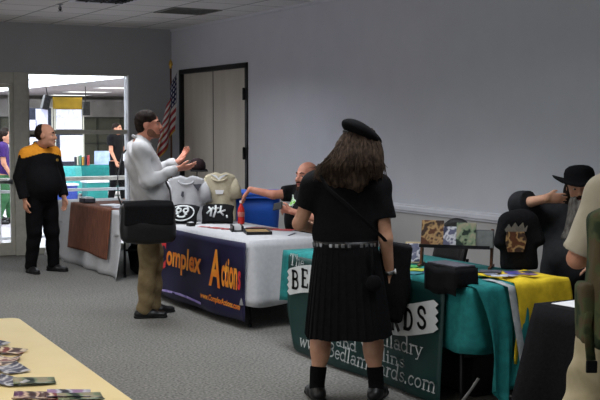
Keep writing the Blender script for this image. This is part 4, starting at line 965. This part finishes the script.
hA.features(A, M['hair_brown'], M['eye_white'], M['iris'], M['lip'])
sdf('shirt', torso(jA, .016)+sleeves(jA, .022, .62, .60)+[C(jA['neck'], hA.c, .066, .06, sub=True)], M['black_cloth'], A, vox=.0085, cuts=[((0,0,.955),(0,0,-1))], disp=folds(.006, 16, 16, 16, 5))
# kilt: deep knife pleats
b = MB(); n = 216
for r in range(15):
    q = r/14; z = 1.0-.60*q
    ax = .182+.085*q**.8; ay = .128+.10*q**.8
    for k in range(n):
        a = 2*PI*k/n; c_, s_ = math.cos(a), math.sin(a); back = max(0, -s_+.55)
        pl = ((k % 6)/5-.5)*.010*min(1, .15+q)*min(1, back)
        w = .010*q*math.sin(a*5+1)
        b.v.append((ax*math.copysign(abs(c_)**.85, c_)+pl*c_+w*c_+.012*q, ay*math.copysign(abs(s_)**.85, s_)+pl*s_+w*s_, z-.004*q*math.sin(a*9)))
for r in range(14):
    for k in range(n): b.f.append((r*n+k, r*n+(k+1)%n, (r+1)*n+(k+1)%n, (r+1)*n+k)); b.m.append(0)
b.build('kilt', mat('kilt_wool', (18,18,20), .95, c2=(12,12,14), scale=40, bump=.15, spec=.15), A, False, solid=.004)
bl = MB(); n = 48
for r, (z, e) in enumerate(((.943,.006),(.943,.013),(.987,.013),(.987,.006))):
    for k in range(n): a = 2*PI*k/n; bl.v.append(((.188+e)*math.cos(a), (.133+e)*math.sin(a), z))
for r in range(3):
    for k in range(n): bl.f.append((r*n+k, r*n+(k+1)%n, (r+1)*n+(k+1)%n, (r+1)*n+k)); bl.m.append(0)
belt = bl.build('belt', M['black_leather'], A, True)
for k in range(16):
    a = -PI/2+(k-7.5)*.19; 
    if k % 5 == 4: continue
    p = V((.2025*math.cos(a), .1475*math.sin(a), .965)); x, y, z = frame(V((math.cos(a)/.2, math.sin(a)/.145, 0)))
    Rm = Matrix((V((-math.sin(a)*.2, math.cos(a)*.145, 0)).normalized(), z, V((0,0,1)))).transposed()
    st_ = MB()
    st_.box(p, (.020,.005,.022), Rm).build('stud', M['steel'], belt, bevel=.002)
MB().lathe([(.02,-.012),(.045,-.008),(.05,0),(.045,.008),(.02,.014)], (.165,-.185,.745), 20, axis=(.3,-1,0)).tube([(.165,-.175,.79),(.15,-.15,.95)], .008, 6).build('pouch', M['black_cloth'], A, True)
for s, kn, an in (('L',jA['knL'],jA['anL']), ('R',jA['knR'],jA['anR'])):
    kn, an = A3(kn), A3(an); p = an+(kn-an)*.31; f = unit(jA['foot'+s])
    sdf('sock', [C(an, kn, .047, .066, k=.02, cuts=[(p, kn-an)]), C(an-f*.03-A3((0,0,.03)), an+f*.06-A3((0,0,.04)), .042, .036, k=.02)], M['black_wool'], A, vox=.007)
shoes(jA, M['black_leather'], M['rubber'], A)
wr = A3(jA['wrR'])*.9+A3(jA['elR'])*.1; ax_ = V(tuple(float(q) for q in (A3(jA['wrR'])-A3(jA['elR']))))
wt = MB().lathe([(.0335,-.012),(.036,-.012),(.036,.012),(.0335,.012)], wr.tolist(), 20, axis=ax_).build('watch', M['steel'], A, True)
MB().lathe([(.004,0),(.018,0),(.018,.009),(.004,.01)], (wr+A3((.034,-.010,0))).tolist(), 16, axis=(1,-.3,.1)).build('watch_face', M['paper'], wt, True)
def strands(f, cnt, rad, seed, name, m, body):
    """Loose locks: thin tapering tubes."""
    r = random.Random(seed); b = MB()
    for i in range(cnt): b.tube(f(r), [rad, rad, rad*.7, rad*.2], 4, cap=False)
    return b.build(name, m, body, True)
hp = [El((.08,-.012,1.56),(.112,.118,.125), k=.04), T((.075,-.06,1.54), (.025,-.095,1.445), .115, .155, (1,0,0), .55, k=.05), C((.02,-.06,1.49), (-.125,-.07,1.40), .085, .05, k=.05), C((.145,-.05,1.51), (.165,-.06,1.41), .075, .05, k=.05),
      El((.092,.165,1.53),(.078,.10,.12), sub=True)]
hair = sdf('hair', hp, M['hair_brown'], A, vox=.0075, disp=lambda x, y, z: .007*np.sin(120*x+20*y+9*np.sin(9*z))*np.sin(70*y+40*x+7*z)+.010*np.sin(31*x+18*y+8*z)+.006*np.sin(47*x-30*y+11*z+2))
def lock(r):
    a = r.uniform(-1.15,1.15); tx = .075+.10*math.sin(a); x0, y0 = tx, -.03-.085*math.cos(a)
    z1 = 1.395+r.uniform(-.05,.05); ex = .02+.24*a/1.15*r.uniform(.75,1.05)+r.uniform(-.02,.02); ey = -.115-.075*math.cos(a)+r.uniform(-.02,.01)
    w = r.uniform(-.02,.02)
    return [(x0,y0,1.62+r.uniform(-.03,.03)),(x0*.7+ex*.3+w,(y0+ey)/2-.02,1.54),(x0*.3+ex*.7-w,ey-.008,1.45),(ex+w*.5,ey+.01,z1)]
strands(lock, 420, .0032, 4, 'loose_hair', M['hair_brown'], hair)
RB = np.array(Matrix.Rotation(.52,3,'Y') @ Matrix.Rotation(-.10,3,'X'), dtype=np.float32)
be = sdf('beret', [El((.103,-.01,1.643),(.132,.135,.046),R=RB,k=.02), El((.08,-.02,1.656),(.10,.11,.05),R=RB,k=.03)], M['black_wool'], A, vox=.007, disp=folds(.003,22,22,10,2))
MB().tube([V((.087,-.005,1.611))+Matrix(RB.tolist()) @ V((.108*math.cos(a),.115*math.sin(a),-.012)) for a in [2*PI*k/28 for k in range(29)]], .009, 8).build('beret_band', M['black_leather'], be, True)
# black shoulder bag hanging on that person's right side
rotA = rz(-.53)
def atA(p): q = rotA @ V(p); return (3.545+q.x, 5.72+q.y, q.z)
t = empty('shoulder_bag', atA((.285,.095,.45)), 'black cloth shoulder bag hanging beside the kilt behind the forearm', 'bag', None, -.53)
RBg = np.array(Matrix.Rotation(.16,3,'Y'), dtype=np.float32)
sdf('body', [Bx((.0,.0,.27),(.078,.05,.22),.025,R=RBg), El((.05,0,.22),(.075,.075,.14),k=.05)], M['black_cloth'], t, vox=.009, disp=folds(.006,14,14,12,8))
pts = [(.0,0,.52),(-.10,-.215,.62),(-.20,-.185,.75),(-.36,-.165,.85),(-.44,-.10,.935),(-.47,0.02,.955),(-.44,-.02,.95)]
pts = [(-.02,-.05,.50),(-.06,-.22,.56),(-.14,-.345,.64),(-.27,-.335,.76),(-.40,-.315,.87),(-.445,-.24,.945),(-.45,-.16,.965)]
MB().tube(pts, .013, 8, flat=.35).build('strap', M['black_cloth'], t, True)

# --- man in the white shirt
M['stubble'] = mat('stubble', (134,92,72), .8, c2=(104,70,55), scale=120)
jB = dict(pelvis=(0,-.01,.96), waist=(0,-.01,1.12), chest=(0,-.05,1.34), neck=(0,-.065,1.545), w=(.155,.165,.175), sy=.78, belly=((0,.03,1.10),(.15,.13,.15)),
    shL=(-.185,-.07,1.475), shR=(.185,-.10,1.465), elL=(-.29,.08,1.255), elR=(.265,-.05,1.215), wrL=(-.24,.31,1.36), wrR=(.20,.215,1.315),
    hipL=(-.10,0,.93), hipR=(.10,-.01,.93), knL=(-.115,.055,.50), knR=(.10,-.02,.50), anL=(-.125,.06,.085), anR=(.10,-.06,.085), footL=(-.15,1,0), footR=(.12,1,0))
hB = Head((0,.005,1.70), headR(-.28, 0, 0))
B = person((3.60,9.12,0), -1.778, jB, hB, M['skin_ruddy'], 'man in a white shirt and khaki trousers gesturing with open hands', .0065,
    hand(jB['wrR'], (-.1,.97,.12), (-.55,-.1,.8), (.75,.25,.6), 1.05, (.08,.12,.12), .16, .9)+hand(jB['wrL'], (.1,.62,.75), (.35,-.75,.5), (.9,.2,-.3), 1.05, (.15,.15,.15), .14, .9))
hB.features(B, M['hair_dark'], M['eye_white'], M['iris'], M['lip'])
sdf('shirt', torso(jB, .022)+sleeves(jB, .012, .95, .95, (.062,.056,.050,.036), True)+[C(jB['neck'], hB.p(0,.02,-.05), .062, .06, sub=True, k=.01)], M['white_shirt'], B, vox=.0085, cuts=[((0,0,.915),(0,0,-1))], disp=folds(.012, 24, 24, 26, 11))
MB().tube([(math.cos(a)*.074,-.055+math.sin(a)*.078,1.565-.035*math.sin(a)+(.0)) for a in [PI*.5+.35+k*(2*PI-.7)/16 for k in range(17)]], .017, 8, flat=.6).build('collar', M['white_shirt'], B, True)
trousers(jB, .012, M['khaki'], B, .945, 1.12, seed=3, amp=.009)
shoes(jB, M['black_leather'], M['rubber'], B)
sdf('hair', [hB.e((0,-.022,.045),(.084,.103,.088)), hB.e((0,-.06,-.01),(.074,.058,.075), k=.03), hB.e((0,.115,-.005),(.075,.062,.078), sub=True), hB.e((0,.11,.045),(.058,.045,.05), sub=True)]+[hB.e((q*.083,.012,-.022),(.012,.03,.036), sub=True) for q in (-1,1)], M['hair_dark'], B, vox=.006, disp=lambda x, y, z: .003*np.sin(110*x+60*y+90*z)*np.sin(80*y-70*z))
sdf('beard', [hB.e((0,.050,-.084),(.048,.0435,.037)), hB.e((0,.083,-.101),(.025,.023,.019), k=.02), hB.e((0,.095,-.047),(.024,.011,.005), k=.008), hB.e((-.050,.022,-.066),(.020,.034,.040)), hB.e((.050,.022,-.066),(.020,.034,.040)), hB.e((0,.108,-.062),(.020,.016,.011), sub=True, k=.004)], M['stubble'], B, vox=.006)
rotB = rz(-1.778)
def atB(p): q = rotB @ V(p); return (3.60+q.x, 9.12+q.y, q.z)
t = empty('shoulder_bag', atB((.285,-.06,.68)), 'large black shoulder bag at the hip of the man in white', 'bag', None, -1.778)
sdf('body', [Bx((0,0,.18),(.04,.175,.115),.06), El((.02,0,.13),(.085,.21,.11),k=.05)], M['black_leather'], t, vox=.009, disp=folds(.005,12,14,14,9))
sdf('flap', [Bx((.080,0,.25),(.010,.19,.07),.022), Bx((.0,0,.345),(.07,.19,.004),.018,k=.03)], M['black_cloth'], t, vox=.008, disp=folds(.003,12,14,14,4))
MB().tube([(.0,.21,.30),(-.15,.225,.45),(-.30,.17,.62),(-.42,.09,.76),(-.47,.0,.835),(-.46,-.06,.84),(-.42,-.15,.76),(-.26,-.215,.56),(-.10,-.235,.40),(0,-.21,.30)], .02, 8, flat=.25).build('strap', M['black_leather'], t, True)

# --- man in black with the orange yoke
jC = dict(pelvis=(0,0,.90), waist=(0,.02,1.05), chest=(0,.0,1.25), neck=(0,.01,1.45), w=(.17,.19,.19), sy=.75, belly=((0,.085,1.04),(.175,.14,.17)),
    shL=(-.18,.0,1.365), shR=(.18,-.0,1.365), elL=(-.25,.0,1.11), elR=(.25,-.05,1.11), wrL=(-.235,.12,.865), wrR=(.235,.02,.855),
    hipL=(-.10,0,.88), hipR=(.10,0,.88), knL=(-.12,.03,.47), knR=(.12,.03,.47), anL=(-.14,.03,.085), anR=(.14,-.02,.085), footL=(-.3,1,0), footR=(.2,1,0))
hC = Head((0,.115,1.585), headR(.62, -.05, 0), 1.07)
Cc = person((3.62,12.53,0), -2.806, jC, hC, M['skin'], 'man in black outfit with orange shoulder yoke standing by the window', .009,
    hand(jC['wrR'], (0,.1,-1), (-1,.1,0), (.1,1,0), 1.05, (.3,.35,.35))+hand(jC['wrL'], (0,.15,-1), (1,.1,0), (-.1,1,0), 1.05, (.3,.35,.35)))
hC.features(Cc, M['hair_dark'], M['eye_white'], M['iris'], M['lip'])
sdf('jacket', torso(jC, .022)+sleeves(jC, .022, .95, .95, (.060,.054,.05,.036), True)+[C(jC['neck'], A3(hC.c)+A3((0,-.02,.03)), .07, .07, sub=True, k=.008)], [M['black_cloth'], M['orange_cloth']], Cc, vox=.0095, cuts=[((0,0,.84),(0,0,-1))], disp=folds(.006,14,14,16,21),
    mifn=lambda c: ((c[:,2] > 1.355+.03*np.cos(c[:,0]*9)-.10*np.maximum(np.abs(c[:,0])-.2,0)) & (np.abs(c[:,0]) < .275)).astype(int))
MB().tube([(math.cos(a)*.078,.02+math.sin(a)*.08,1.475-.03*math.sin(a)) for a in [PI*.5+.3+k*(2*PI-.6)/16 for k in range(17)]], .016, 8, flat=.7).build('collar', M['black_cloth'], Cc, True)
MB().lathe([(.016,0),(.016,.006),(.004,.008)], (-.10,.185,1.30), 10, axis=(0,1,.2)).build('badge', M['gold'], Cc, True)
trousers(jC, .012, M['black_wool'], Cc, .90, 1.1, seed=6, vox=.010)
shoes(jC, M['black_leather'], M['rubber'], Cc, vox=.01)
sdf('hair', [hC.e((0,-.045,.012),(.085,.078,.078)), hC.e((0,-.05,.045),(.076,.072,.075), k=.02), hC.e((0,.06,.06),(.07,.062,.08), sub=True, k=.01), hC.e((0,.115,-.02),(.08,.072,.09), sub=True)], M['hair_dark'], Cc, vox=.0075)

# --- bald seated man
jD = dict(pelvis=(0,.03,.585), waist=(0,.0,.74), chest=(0,-.015,.94), neck=(0,.0,1.095), w=(.19,.21,.21), sy=.85, belly=((0,.09,.80),(.19,.18,.20)),
    shL=(-.20,-.02,1.04), shR=(.205,-.0,1.05), elL=(-.25,.13,.83), elR=(.30,.245,1.035), wrL=(-.06,.295,.90), wrR=(.455,.405,1.085),
    hipL=(-.10,.03,.56), hipR=(.10,.03,.56), knL=(-.20,.33,.53), knR=(.20,.33,.53), anL=(-.20,.22,.085), anR=(.22,.22,.085))
hD = Head((0,.075,1.215), headR(.12, .02, 0), 1.12)
RD = math.atan2(.989,-.15)
D = person((5.20,8.98,0), RD, jD, hD, M['skin_ruddy'], 'bald man with goatee in black shirt seated and reaching to the bottle', .0075,
    hand(jD['wrR'], (.62,.12,-.55), (-.2,-.3,-.8), (-.5,.8,-.1), 1.0, (.25,.35,.35), .05, .6)+hand(jD['wrL'], (.8,.35,.2), (.1,-.5,-.6), (-.3,.3,.9), 1.05, (.45,.5,.5)))
hD.features(D, M['beard_brown'], M['eye_white'], M['iris'], M['lip'])
gm = picture_mat('shirt_print', [(90,170,90),(30,40,34),(226,232,230),(120,190,70)], 22, .8)
sdf('shirt', torso(jD, .018)+sleeves(jD, .024, .66, .7)+[C(jD['neck'], hD.c, .068, .06, sub=True, k=.01)], [M['black_cloth'], gm], D, vox=.0085, cuts=[((0,0,.60),(0,0,-1))], disp=folds(.006,16,16,16,13),
    mifn=lambda c: ((np.abs(c[:,0]-.085) < .08) & (c[:,2] > .88) & (c[:,2] < 1.02+.3*(c[:,0]-.085)) & (c[:,1] > .05)).astype(int))
trousers(jD, .012, M['black_wool'], D, .66, 1.05, seed=4, vox=.010)
shoes(jD, M['black_leather'], M['rubber'], D, vox=.01)
sdf('goatee', [hD.e((0,.082,-.102),(.030,.026,.026)), hD.e((0,.098,-.047),(.026,.012,.007), k=.008), hD.e((-.028,.085,-.075),(.009,.014,.028), k=.01), hD.e((.028,.085,-.075),(.009,.014,.028), k=.01)], M['beard_brown'], D, vox=.006)
tag(MB().box((0,0,0),(.10,.012,.075)).build('phone', M['black_plastic'], bevel=.004), 'dark phone held in the hand of the bald seated man', 'phone')
ph_ = bpy.data.objects['phone']; q = rz(RD) @ V((.055,.375,.945)); ph_.location = (5.20+q.x, 8.98+q.y, q.z); ph_.rotation_euler = (.5,.2,RD+.3)
another(5.235, 8.985, RD, 'black chair under the bald seated man')

# --- bearded man in the black hat
jE = dict(pelvis=(0,.02,.60), waist=(0,.0,.76), chest=(0,-.02,.96), neck=(0,-.01,1.13), w=(.20,.215,.20), sy=.8, belly=((0,.10,.78),(.20,.19,.19)),
    shL=(-.21,-.02,1.07), shR=(.22,-.02,1.085), elL=(-.29,.10,.84), elR=(.375,.03,1.165), wrL=(-.14,.30,.80), wrR=(.215,.20,1.215),
    hipL=(-.11,.03,.565), hipR=(.11,.03,.565), knL=(-.20,.36,.53), knR=(.20,.36,.53), anL=(-.20,.24,.085), anR=(.22,.24,.085))
hE = Head((-.005,.03,1.275), headR(.0, -.03, .05), 1.03)
RE = math.atan2(.66,-.75)
Ee = person((5.20,5.45,0), RE, jE, hE, M['skin_pale'], 'grey bearded man in a wide black hat seated with hand at his face', .008,
    hand(jE['wrR'], (-.9,-.35,.0), (.1,-.9,-.2), (.1,.25,.9), .92, (.15,.25,.25), .05, .5)+hand(jE['wrL'], (.8,.4,-.1), (0,-.2,-1), (.2,.9,0), 1.0, (.3,.3,.3)))
hE.features(Ee, M['beard_grey'], M['eye_white'], M['iris'], M['lip'])
jk = mat('charcoal_jacket', (30,31,34), .85, c2=(20,21,24), scale=30, bump=.15)
sdf('jacket', torso(jE, .022)+sleeves(jE, .034, .34, .93, (.062,.058,.050,.036), True)+[C(jE['neck'], hE.c, .072, .066, sub=True, k=.01)], jk, Ee, vox=.0095, cuts=[((0,0,.58),(0,0,-1))], disp=folds(.008,16,16,18,17))
trousers(jE, .012, M['black_wool'], Ee, .66, 1.05, seed=9, vox=.011)
shoes(jE, M['black_leather'], M['rubber'], Ee, vox=.011)
sdf('beard', [hE.e((0,.062,-.09),(.062,.05,.05)), C(hE.p(0,.075,-.10), hE.p(.045,.14,-.30), .058, .035, k=.04), C(hE.p(.03,.075,-.12), hE.p(.11,.15,-.30), .04, .024, k=.03), hE.e((0,.11,-.060),(.020,.018,.008), sub=True, k=.004)], M['beard_grey'], Ee, vox=.0065, disp=lambda x, y, z: .005*np.sin(150*x+10*z)*np.sin(60*y+20*z)+.005*np.sin(60*x+30*y+9*z))
sdf('moustache', [C(hE.p(-.004,.108,-.046), hE.p(-.05,.088,-.068), .011, .008, k=.01), C(hE.p(.004,.108,-.046), hE.p(.05,.088,-.068), .011, .008, k=.01)], M['beard_brown'], Ee, vox=.0055)
sdf('hair', [hE.e((0,-.035,.0),(.092,.085,.10)), C(hE.p(-.07,-.03,-.02), hE.p(-.085,-.01,-.17), .035, .03), C(hE.p(.07,-.03,-.02), hE.p(.085,-.01,-.17), .035, .03), hE.e((0,.105,-.01),(.07,.085,.10), sub=True)], M['hair_dark'], Ee, vox=.008, disp=lambda x, y, z: .005*np.sin(90*x+40*y+8*z))
hat = MB(); HR = Matrix(hE.R.tolist())
def hatp(r, a, z): return V(hE.p(0,0,0).tolist())+HR @ V((r*math.cos(a), r*1.12*math.sin(a)-.01, z))
ro = [(.094,.045,0),(.130,.038,.014),(.172,.034,.050),(.176,.040,.053),(.130,.052,.016),(.102,.062,0),(.100,.10,0),(.090,.128,0),(.066,.146,0),(.035,.153,0),(.0,.155,0)]
n = 36
for (r, z, up) in ro:
    for k in range(n):
        a = 2*PI*k/n; hat.v.append(tuple(hatp(r, a, z+up*abs(math.cos(a))**1.6 - (.012 if up else 0)*max(0, math.sin(a)))))
for i in range(len(ro)-1):
    for k in range(n): hat.f.append((i*n+k, i*n+(k+1)%n, (i+1)*n+(k+1)%n, (i+1)*n+k)); hat.m.append(0)
hat.build('hat', M['black_wool'], Ee, True, weld=True)
another(5.235, 5.475, RE, 'black chair under the grey bearded man')

# --- person at the right edge with the camouflage pack
jF = dict(pelvis=(0,0,.93), waist=(0,0,1.08), chest=(0,.0,1.30), neck=(.01,.01,1.50), w=(.17,.17,.185), sy=.68,
    shL=(-.150,0,1.405), shR=(.175,0,1.425), elL=(-.268,.02,1.125), elR=(.25,.05,1.14), wrL=(-.06,.235,1.10), wrR=(.10,.26,1.06),
    hipL=(-.12,0,.89), hipR=(.12,0,.89), knL=(-.205,.02,.49), knR=(.165,.03,.49), anL=(-.19,-.02,.085), anR=(.17,.0,.085), footL=(-.2,1,0), footR=(.2,1,0))
hF = Head((.01,.04,1.645), headR(-.1, -.1, 0))
Ff = person((3.512,3.30,0), -.513, jF, hF, M['skin'], 'person in beige shirt and shorts seen from behind at the right edge', .009,
    hand(jF['wrL'], (.9,.3,0), (0,-.2,-1), (.3,.9,0), 1.0, (.4,.4,.4))+hand(jF['wrR'], (-.8,.5,0), (0,-.2,-1), (-.5,.8,0), 1.0, (.4,.4,.4)))
hF.features(Ff, M['hair_dark'], M['eye_white'], M['iris'], M['lip'])
sdf('hair', [hF.e((0,-.03,.04),(.086,.10,.092)), hF.e((0,-.06,-.02),(.076,.058,.075), k=.03), hF.e((0,.12,-.01),(.08,.07,.09), sub=True)], M['hair_dark'], Ff, vox=.009)
sdf('shirt', torso(jF, .018)+sleeves(jF, .018, .90, .90, (.062,.055,.05,.04))+[C(jF['neck'], hF.c, .07, .062, sub=True, k=.01)], M['beige_shirt'], Ff, vox=.0085, cuts=[((0,0,.80),(0,0,-1))], disp=folds(.007,12,12,14,23))
trousers(jF, .018, M['beige_short'], Ff, .92, .12, seed=14, r=(.105,.10,.10,.10), name='shorts', amp=.010)
shoes(jF, M['black_leather'], M['rubber'], Ff, vox=.01)
camo = picture_mat('camouflage', [(30,38,26),(46,58,38),(76,84,54),(84,74,52)], 9, .9)
rotF = rz(-.513)
def atF(p): q = rotF @ V(p); return (3.512+q.x, 3.30+q.y, q.z)
t = empty('backpack', atF((-.115,-.235,.80)), 'camouflage backpack with hanging buckle strap worn over the beige shirt', 'backpack', None, -.513)
sdf('body', [Bx((.02,0,.27),(.152,.055,.235),.035), Bx((0,-.08,.17),(.12,.03,.11),.03,k=.02), El((0,-.02,.52),(.15,.08,.06),k=.04)], camo, t, vox=.010, disp=folds(.008,14,14,14,31))
sdf('side_pocket', [Bx((-.18,.0,.14),(.012,.05,.10),.02)], camo, t, vox=.010, disp=folds(.004,14,14,14,2))
for s in (1,): MB().tube([(s*.11,.05,.50),(s*.125,.16,.66),(s*.12,.26,.69),(s*.125,.345,.60),(s*.155,.35,.44),(s*.17,.22,.26),(s*.15,.07,.14)], .022, 8, flat=.3).build('shoulder_strap', camo, t, True)
st = MB().tube([(-.165,-.05,.22),(-.19,-.07,.10),(-.175,-.075,-.04)], .019, 8, flat=.3).build('strap', camo, t, True)
MB().box((-.173,-.076,-.065),(.045,.014,.05)).build('buckle', M['black_plastic'], st, bevel=.005)

# --- people in the hall beyond the glass
def hall_person(loc, rot, top, bottom, label, hs=1.0):
    j = dict(pelvis=(0,0,.93*hs), waist=(0,0,1.08*hs), chest=(0,0,1.28*hs), neck=(0,0,1.47*hs), w=(.15,.15,.165), sy=.68, shL=(-.175,0,1.41*hs), shR=(.175,0,1.41*hs), elL=(-.225,.03,1.14*hs), elR=(.225,.03,1.14*hs), wrL=(-.17,.2,1.02*hs), wrR=(.2,.14,.92*hs),
        hipL=(-.09,0,.9*hs), hipR=(.09,0,.9*hs), knL=(-.10,.06,.48*hs), knR=(.10,.0,.48*hs), anL=(-.10,.12,.085), anR=(.10,-.1,.085))
    h = Head((0,.03,1.61*hs), headR(.1,0,0))
    o = person(loc, rot, j, h, M['skin'], label, .014, hand(j['wrL'], (.2,.7,-.6), (.8,0,0), (0,.6,.7), 1.0)+hand(j['wrR'], (0,.4,-.9), (-.9,0,0), (0,.9,.4), 1.0))
    h.features(o, M['hair_dark'], M['eye_white'], M['iris'])
    sdf('shirt', torso(j, .018)+sleeves(j, .024, .6, .6)+[C(j['neck'], h.c, .068, .06, sub=True, k=.01)], top, o, vox=.013, cuts=[((0,0,.88*hs),(0,0,-1))], disp=folds(.006,14,14,14,3))
    trousers(j, .012, bottom, o, .92*hs, .93, vox=.014)
    shoes(j, M['black_leather'], M['rubber'], o, vox=.014)
    sdf('hair', [h.e((0,-.025,.045),(.085,.103,.09)), h.e((0,-.06,-.02),(.076,.06,.08), k=.03), h.e((0,.12,-.01),(.08,.07,.085), sub=True)], M['hair_dark'], o, vox=.012)
    return o
hall_person((8.32,22.95,0), -2.6, M['black_cloth'], M['black_wool'], 'person in black seen through the window near the white jamb', 1.02)
hall_person((4.86,19.1,0), -1.9, mat('purple_knit', (66,40,110), .9, scale=20), mat('green_cloth', (60,110,70), .9, scale=20), 'person in purple top seen through the door glass', .93)
hall_person((5.12,19.9,0), -2.4, mat('pale_knit', (226,222,220), .9, scale=20), M['khaki'], 'person in pale top and khaki trousers beyond the door glass', .96)

# ------------------------------------------------------------------ light: the room's ceiling lamps, an added side fill, lamps of the hall
def lamp(name, loc, sx, sy, power, col, spread=180, rot=(0,0,0)):
    l = bpy.data.lights.new(name, 'AREA'); l.shape = 'RECTANGLE'; l.size = sx; l.size_y = sy; l.energy = power; l.color = col; l.spread = math.radians(spread)
    o = bpy.data.objects.new(name, l); COL.objects.link(o); o.location = loc; o.rotation_euler = rot; return o
WARM = (1.0,.93,.84); COOL = (.90,.94,1.0)
for i, (x, y, p) in enumerate(((1.1,3.3,26),(3.3,6.2,20),(1.0,7.4,24),(3.0,9.6,22),(-1.6,5.5,26),(-1.6,9.8,26),(1.2,11.2,22),(-3.4,7.4,24))):
    lamp('room_lamp', (x,y,CH-.03), .6, 1.2, p, WARM if x < 2 else COOL, 150)
lamp('room_lamp', (3.985,10.99,CH-.03), .54, 1.14, 26, COOL, 140)
lamp('room_lamp', (-.6,12.0,CH-.03), .54, 1.14, 26, COOL, 150)
for y, p in ((4.6,16),(7.0,24),(9.4,16)): lamp('room_lamp', (3.9,y,CH-.03), .6, 1.2, p, COOL, 112)  # narrow row added to brighten the middle of the right wall
lamp('side_fill', (-4.9,5.0,1.5), 1.6, 9.0, 120, (.92,.95,1.0), 180, (0,-PI/2,0))  # made-up cool fill along the left wall, which has no window
lamp('hall_lamp', (11.5,24.0,HC-.03), 5, 14, 900, (1,.97,.92), 170)
w = bpy.data.worlds.new('world'); SC.world = w; w.use_nodes = True
w.node_tree.nodes['Background'].inputs[0].default_value = (.55,.6,.7,1); w.node_tree.nodes['Background'].inputs[1].default_value = .3

# ------------------------------------------------------------------ camera
cam = bpy.data.cameras.new('camera'); co = bpy.data.objects.new('camera', cam); COL.objects.link(co)
cam.sensor_width = 36; cam.lens = 36*1099/600; co.location = (0,0,1.68); co.rotation_euler = (PI/2-math.radians(3.8), 0, -math.radians(29.4))
SC.camera = co
SC.view_settings.view_transform = 'Standard'; SC.view_settings.look = 'None'; SC.view_settings.exposure = .04; SC.view_settings.gamma = 1; SC.view_settings.use_curve_mapping = False
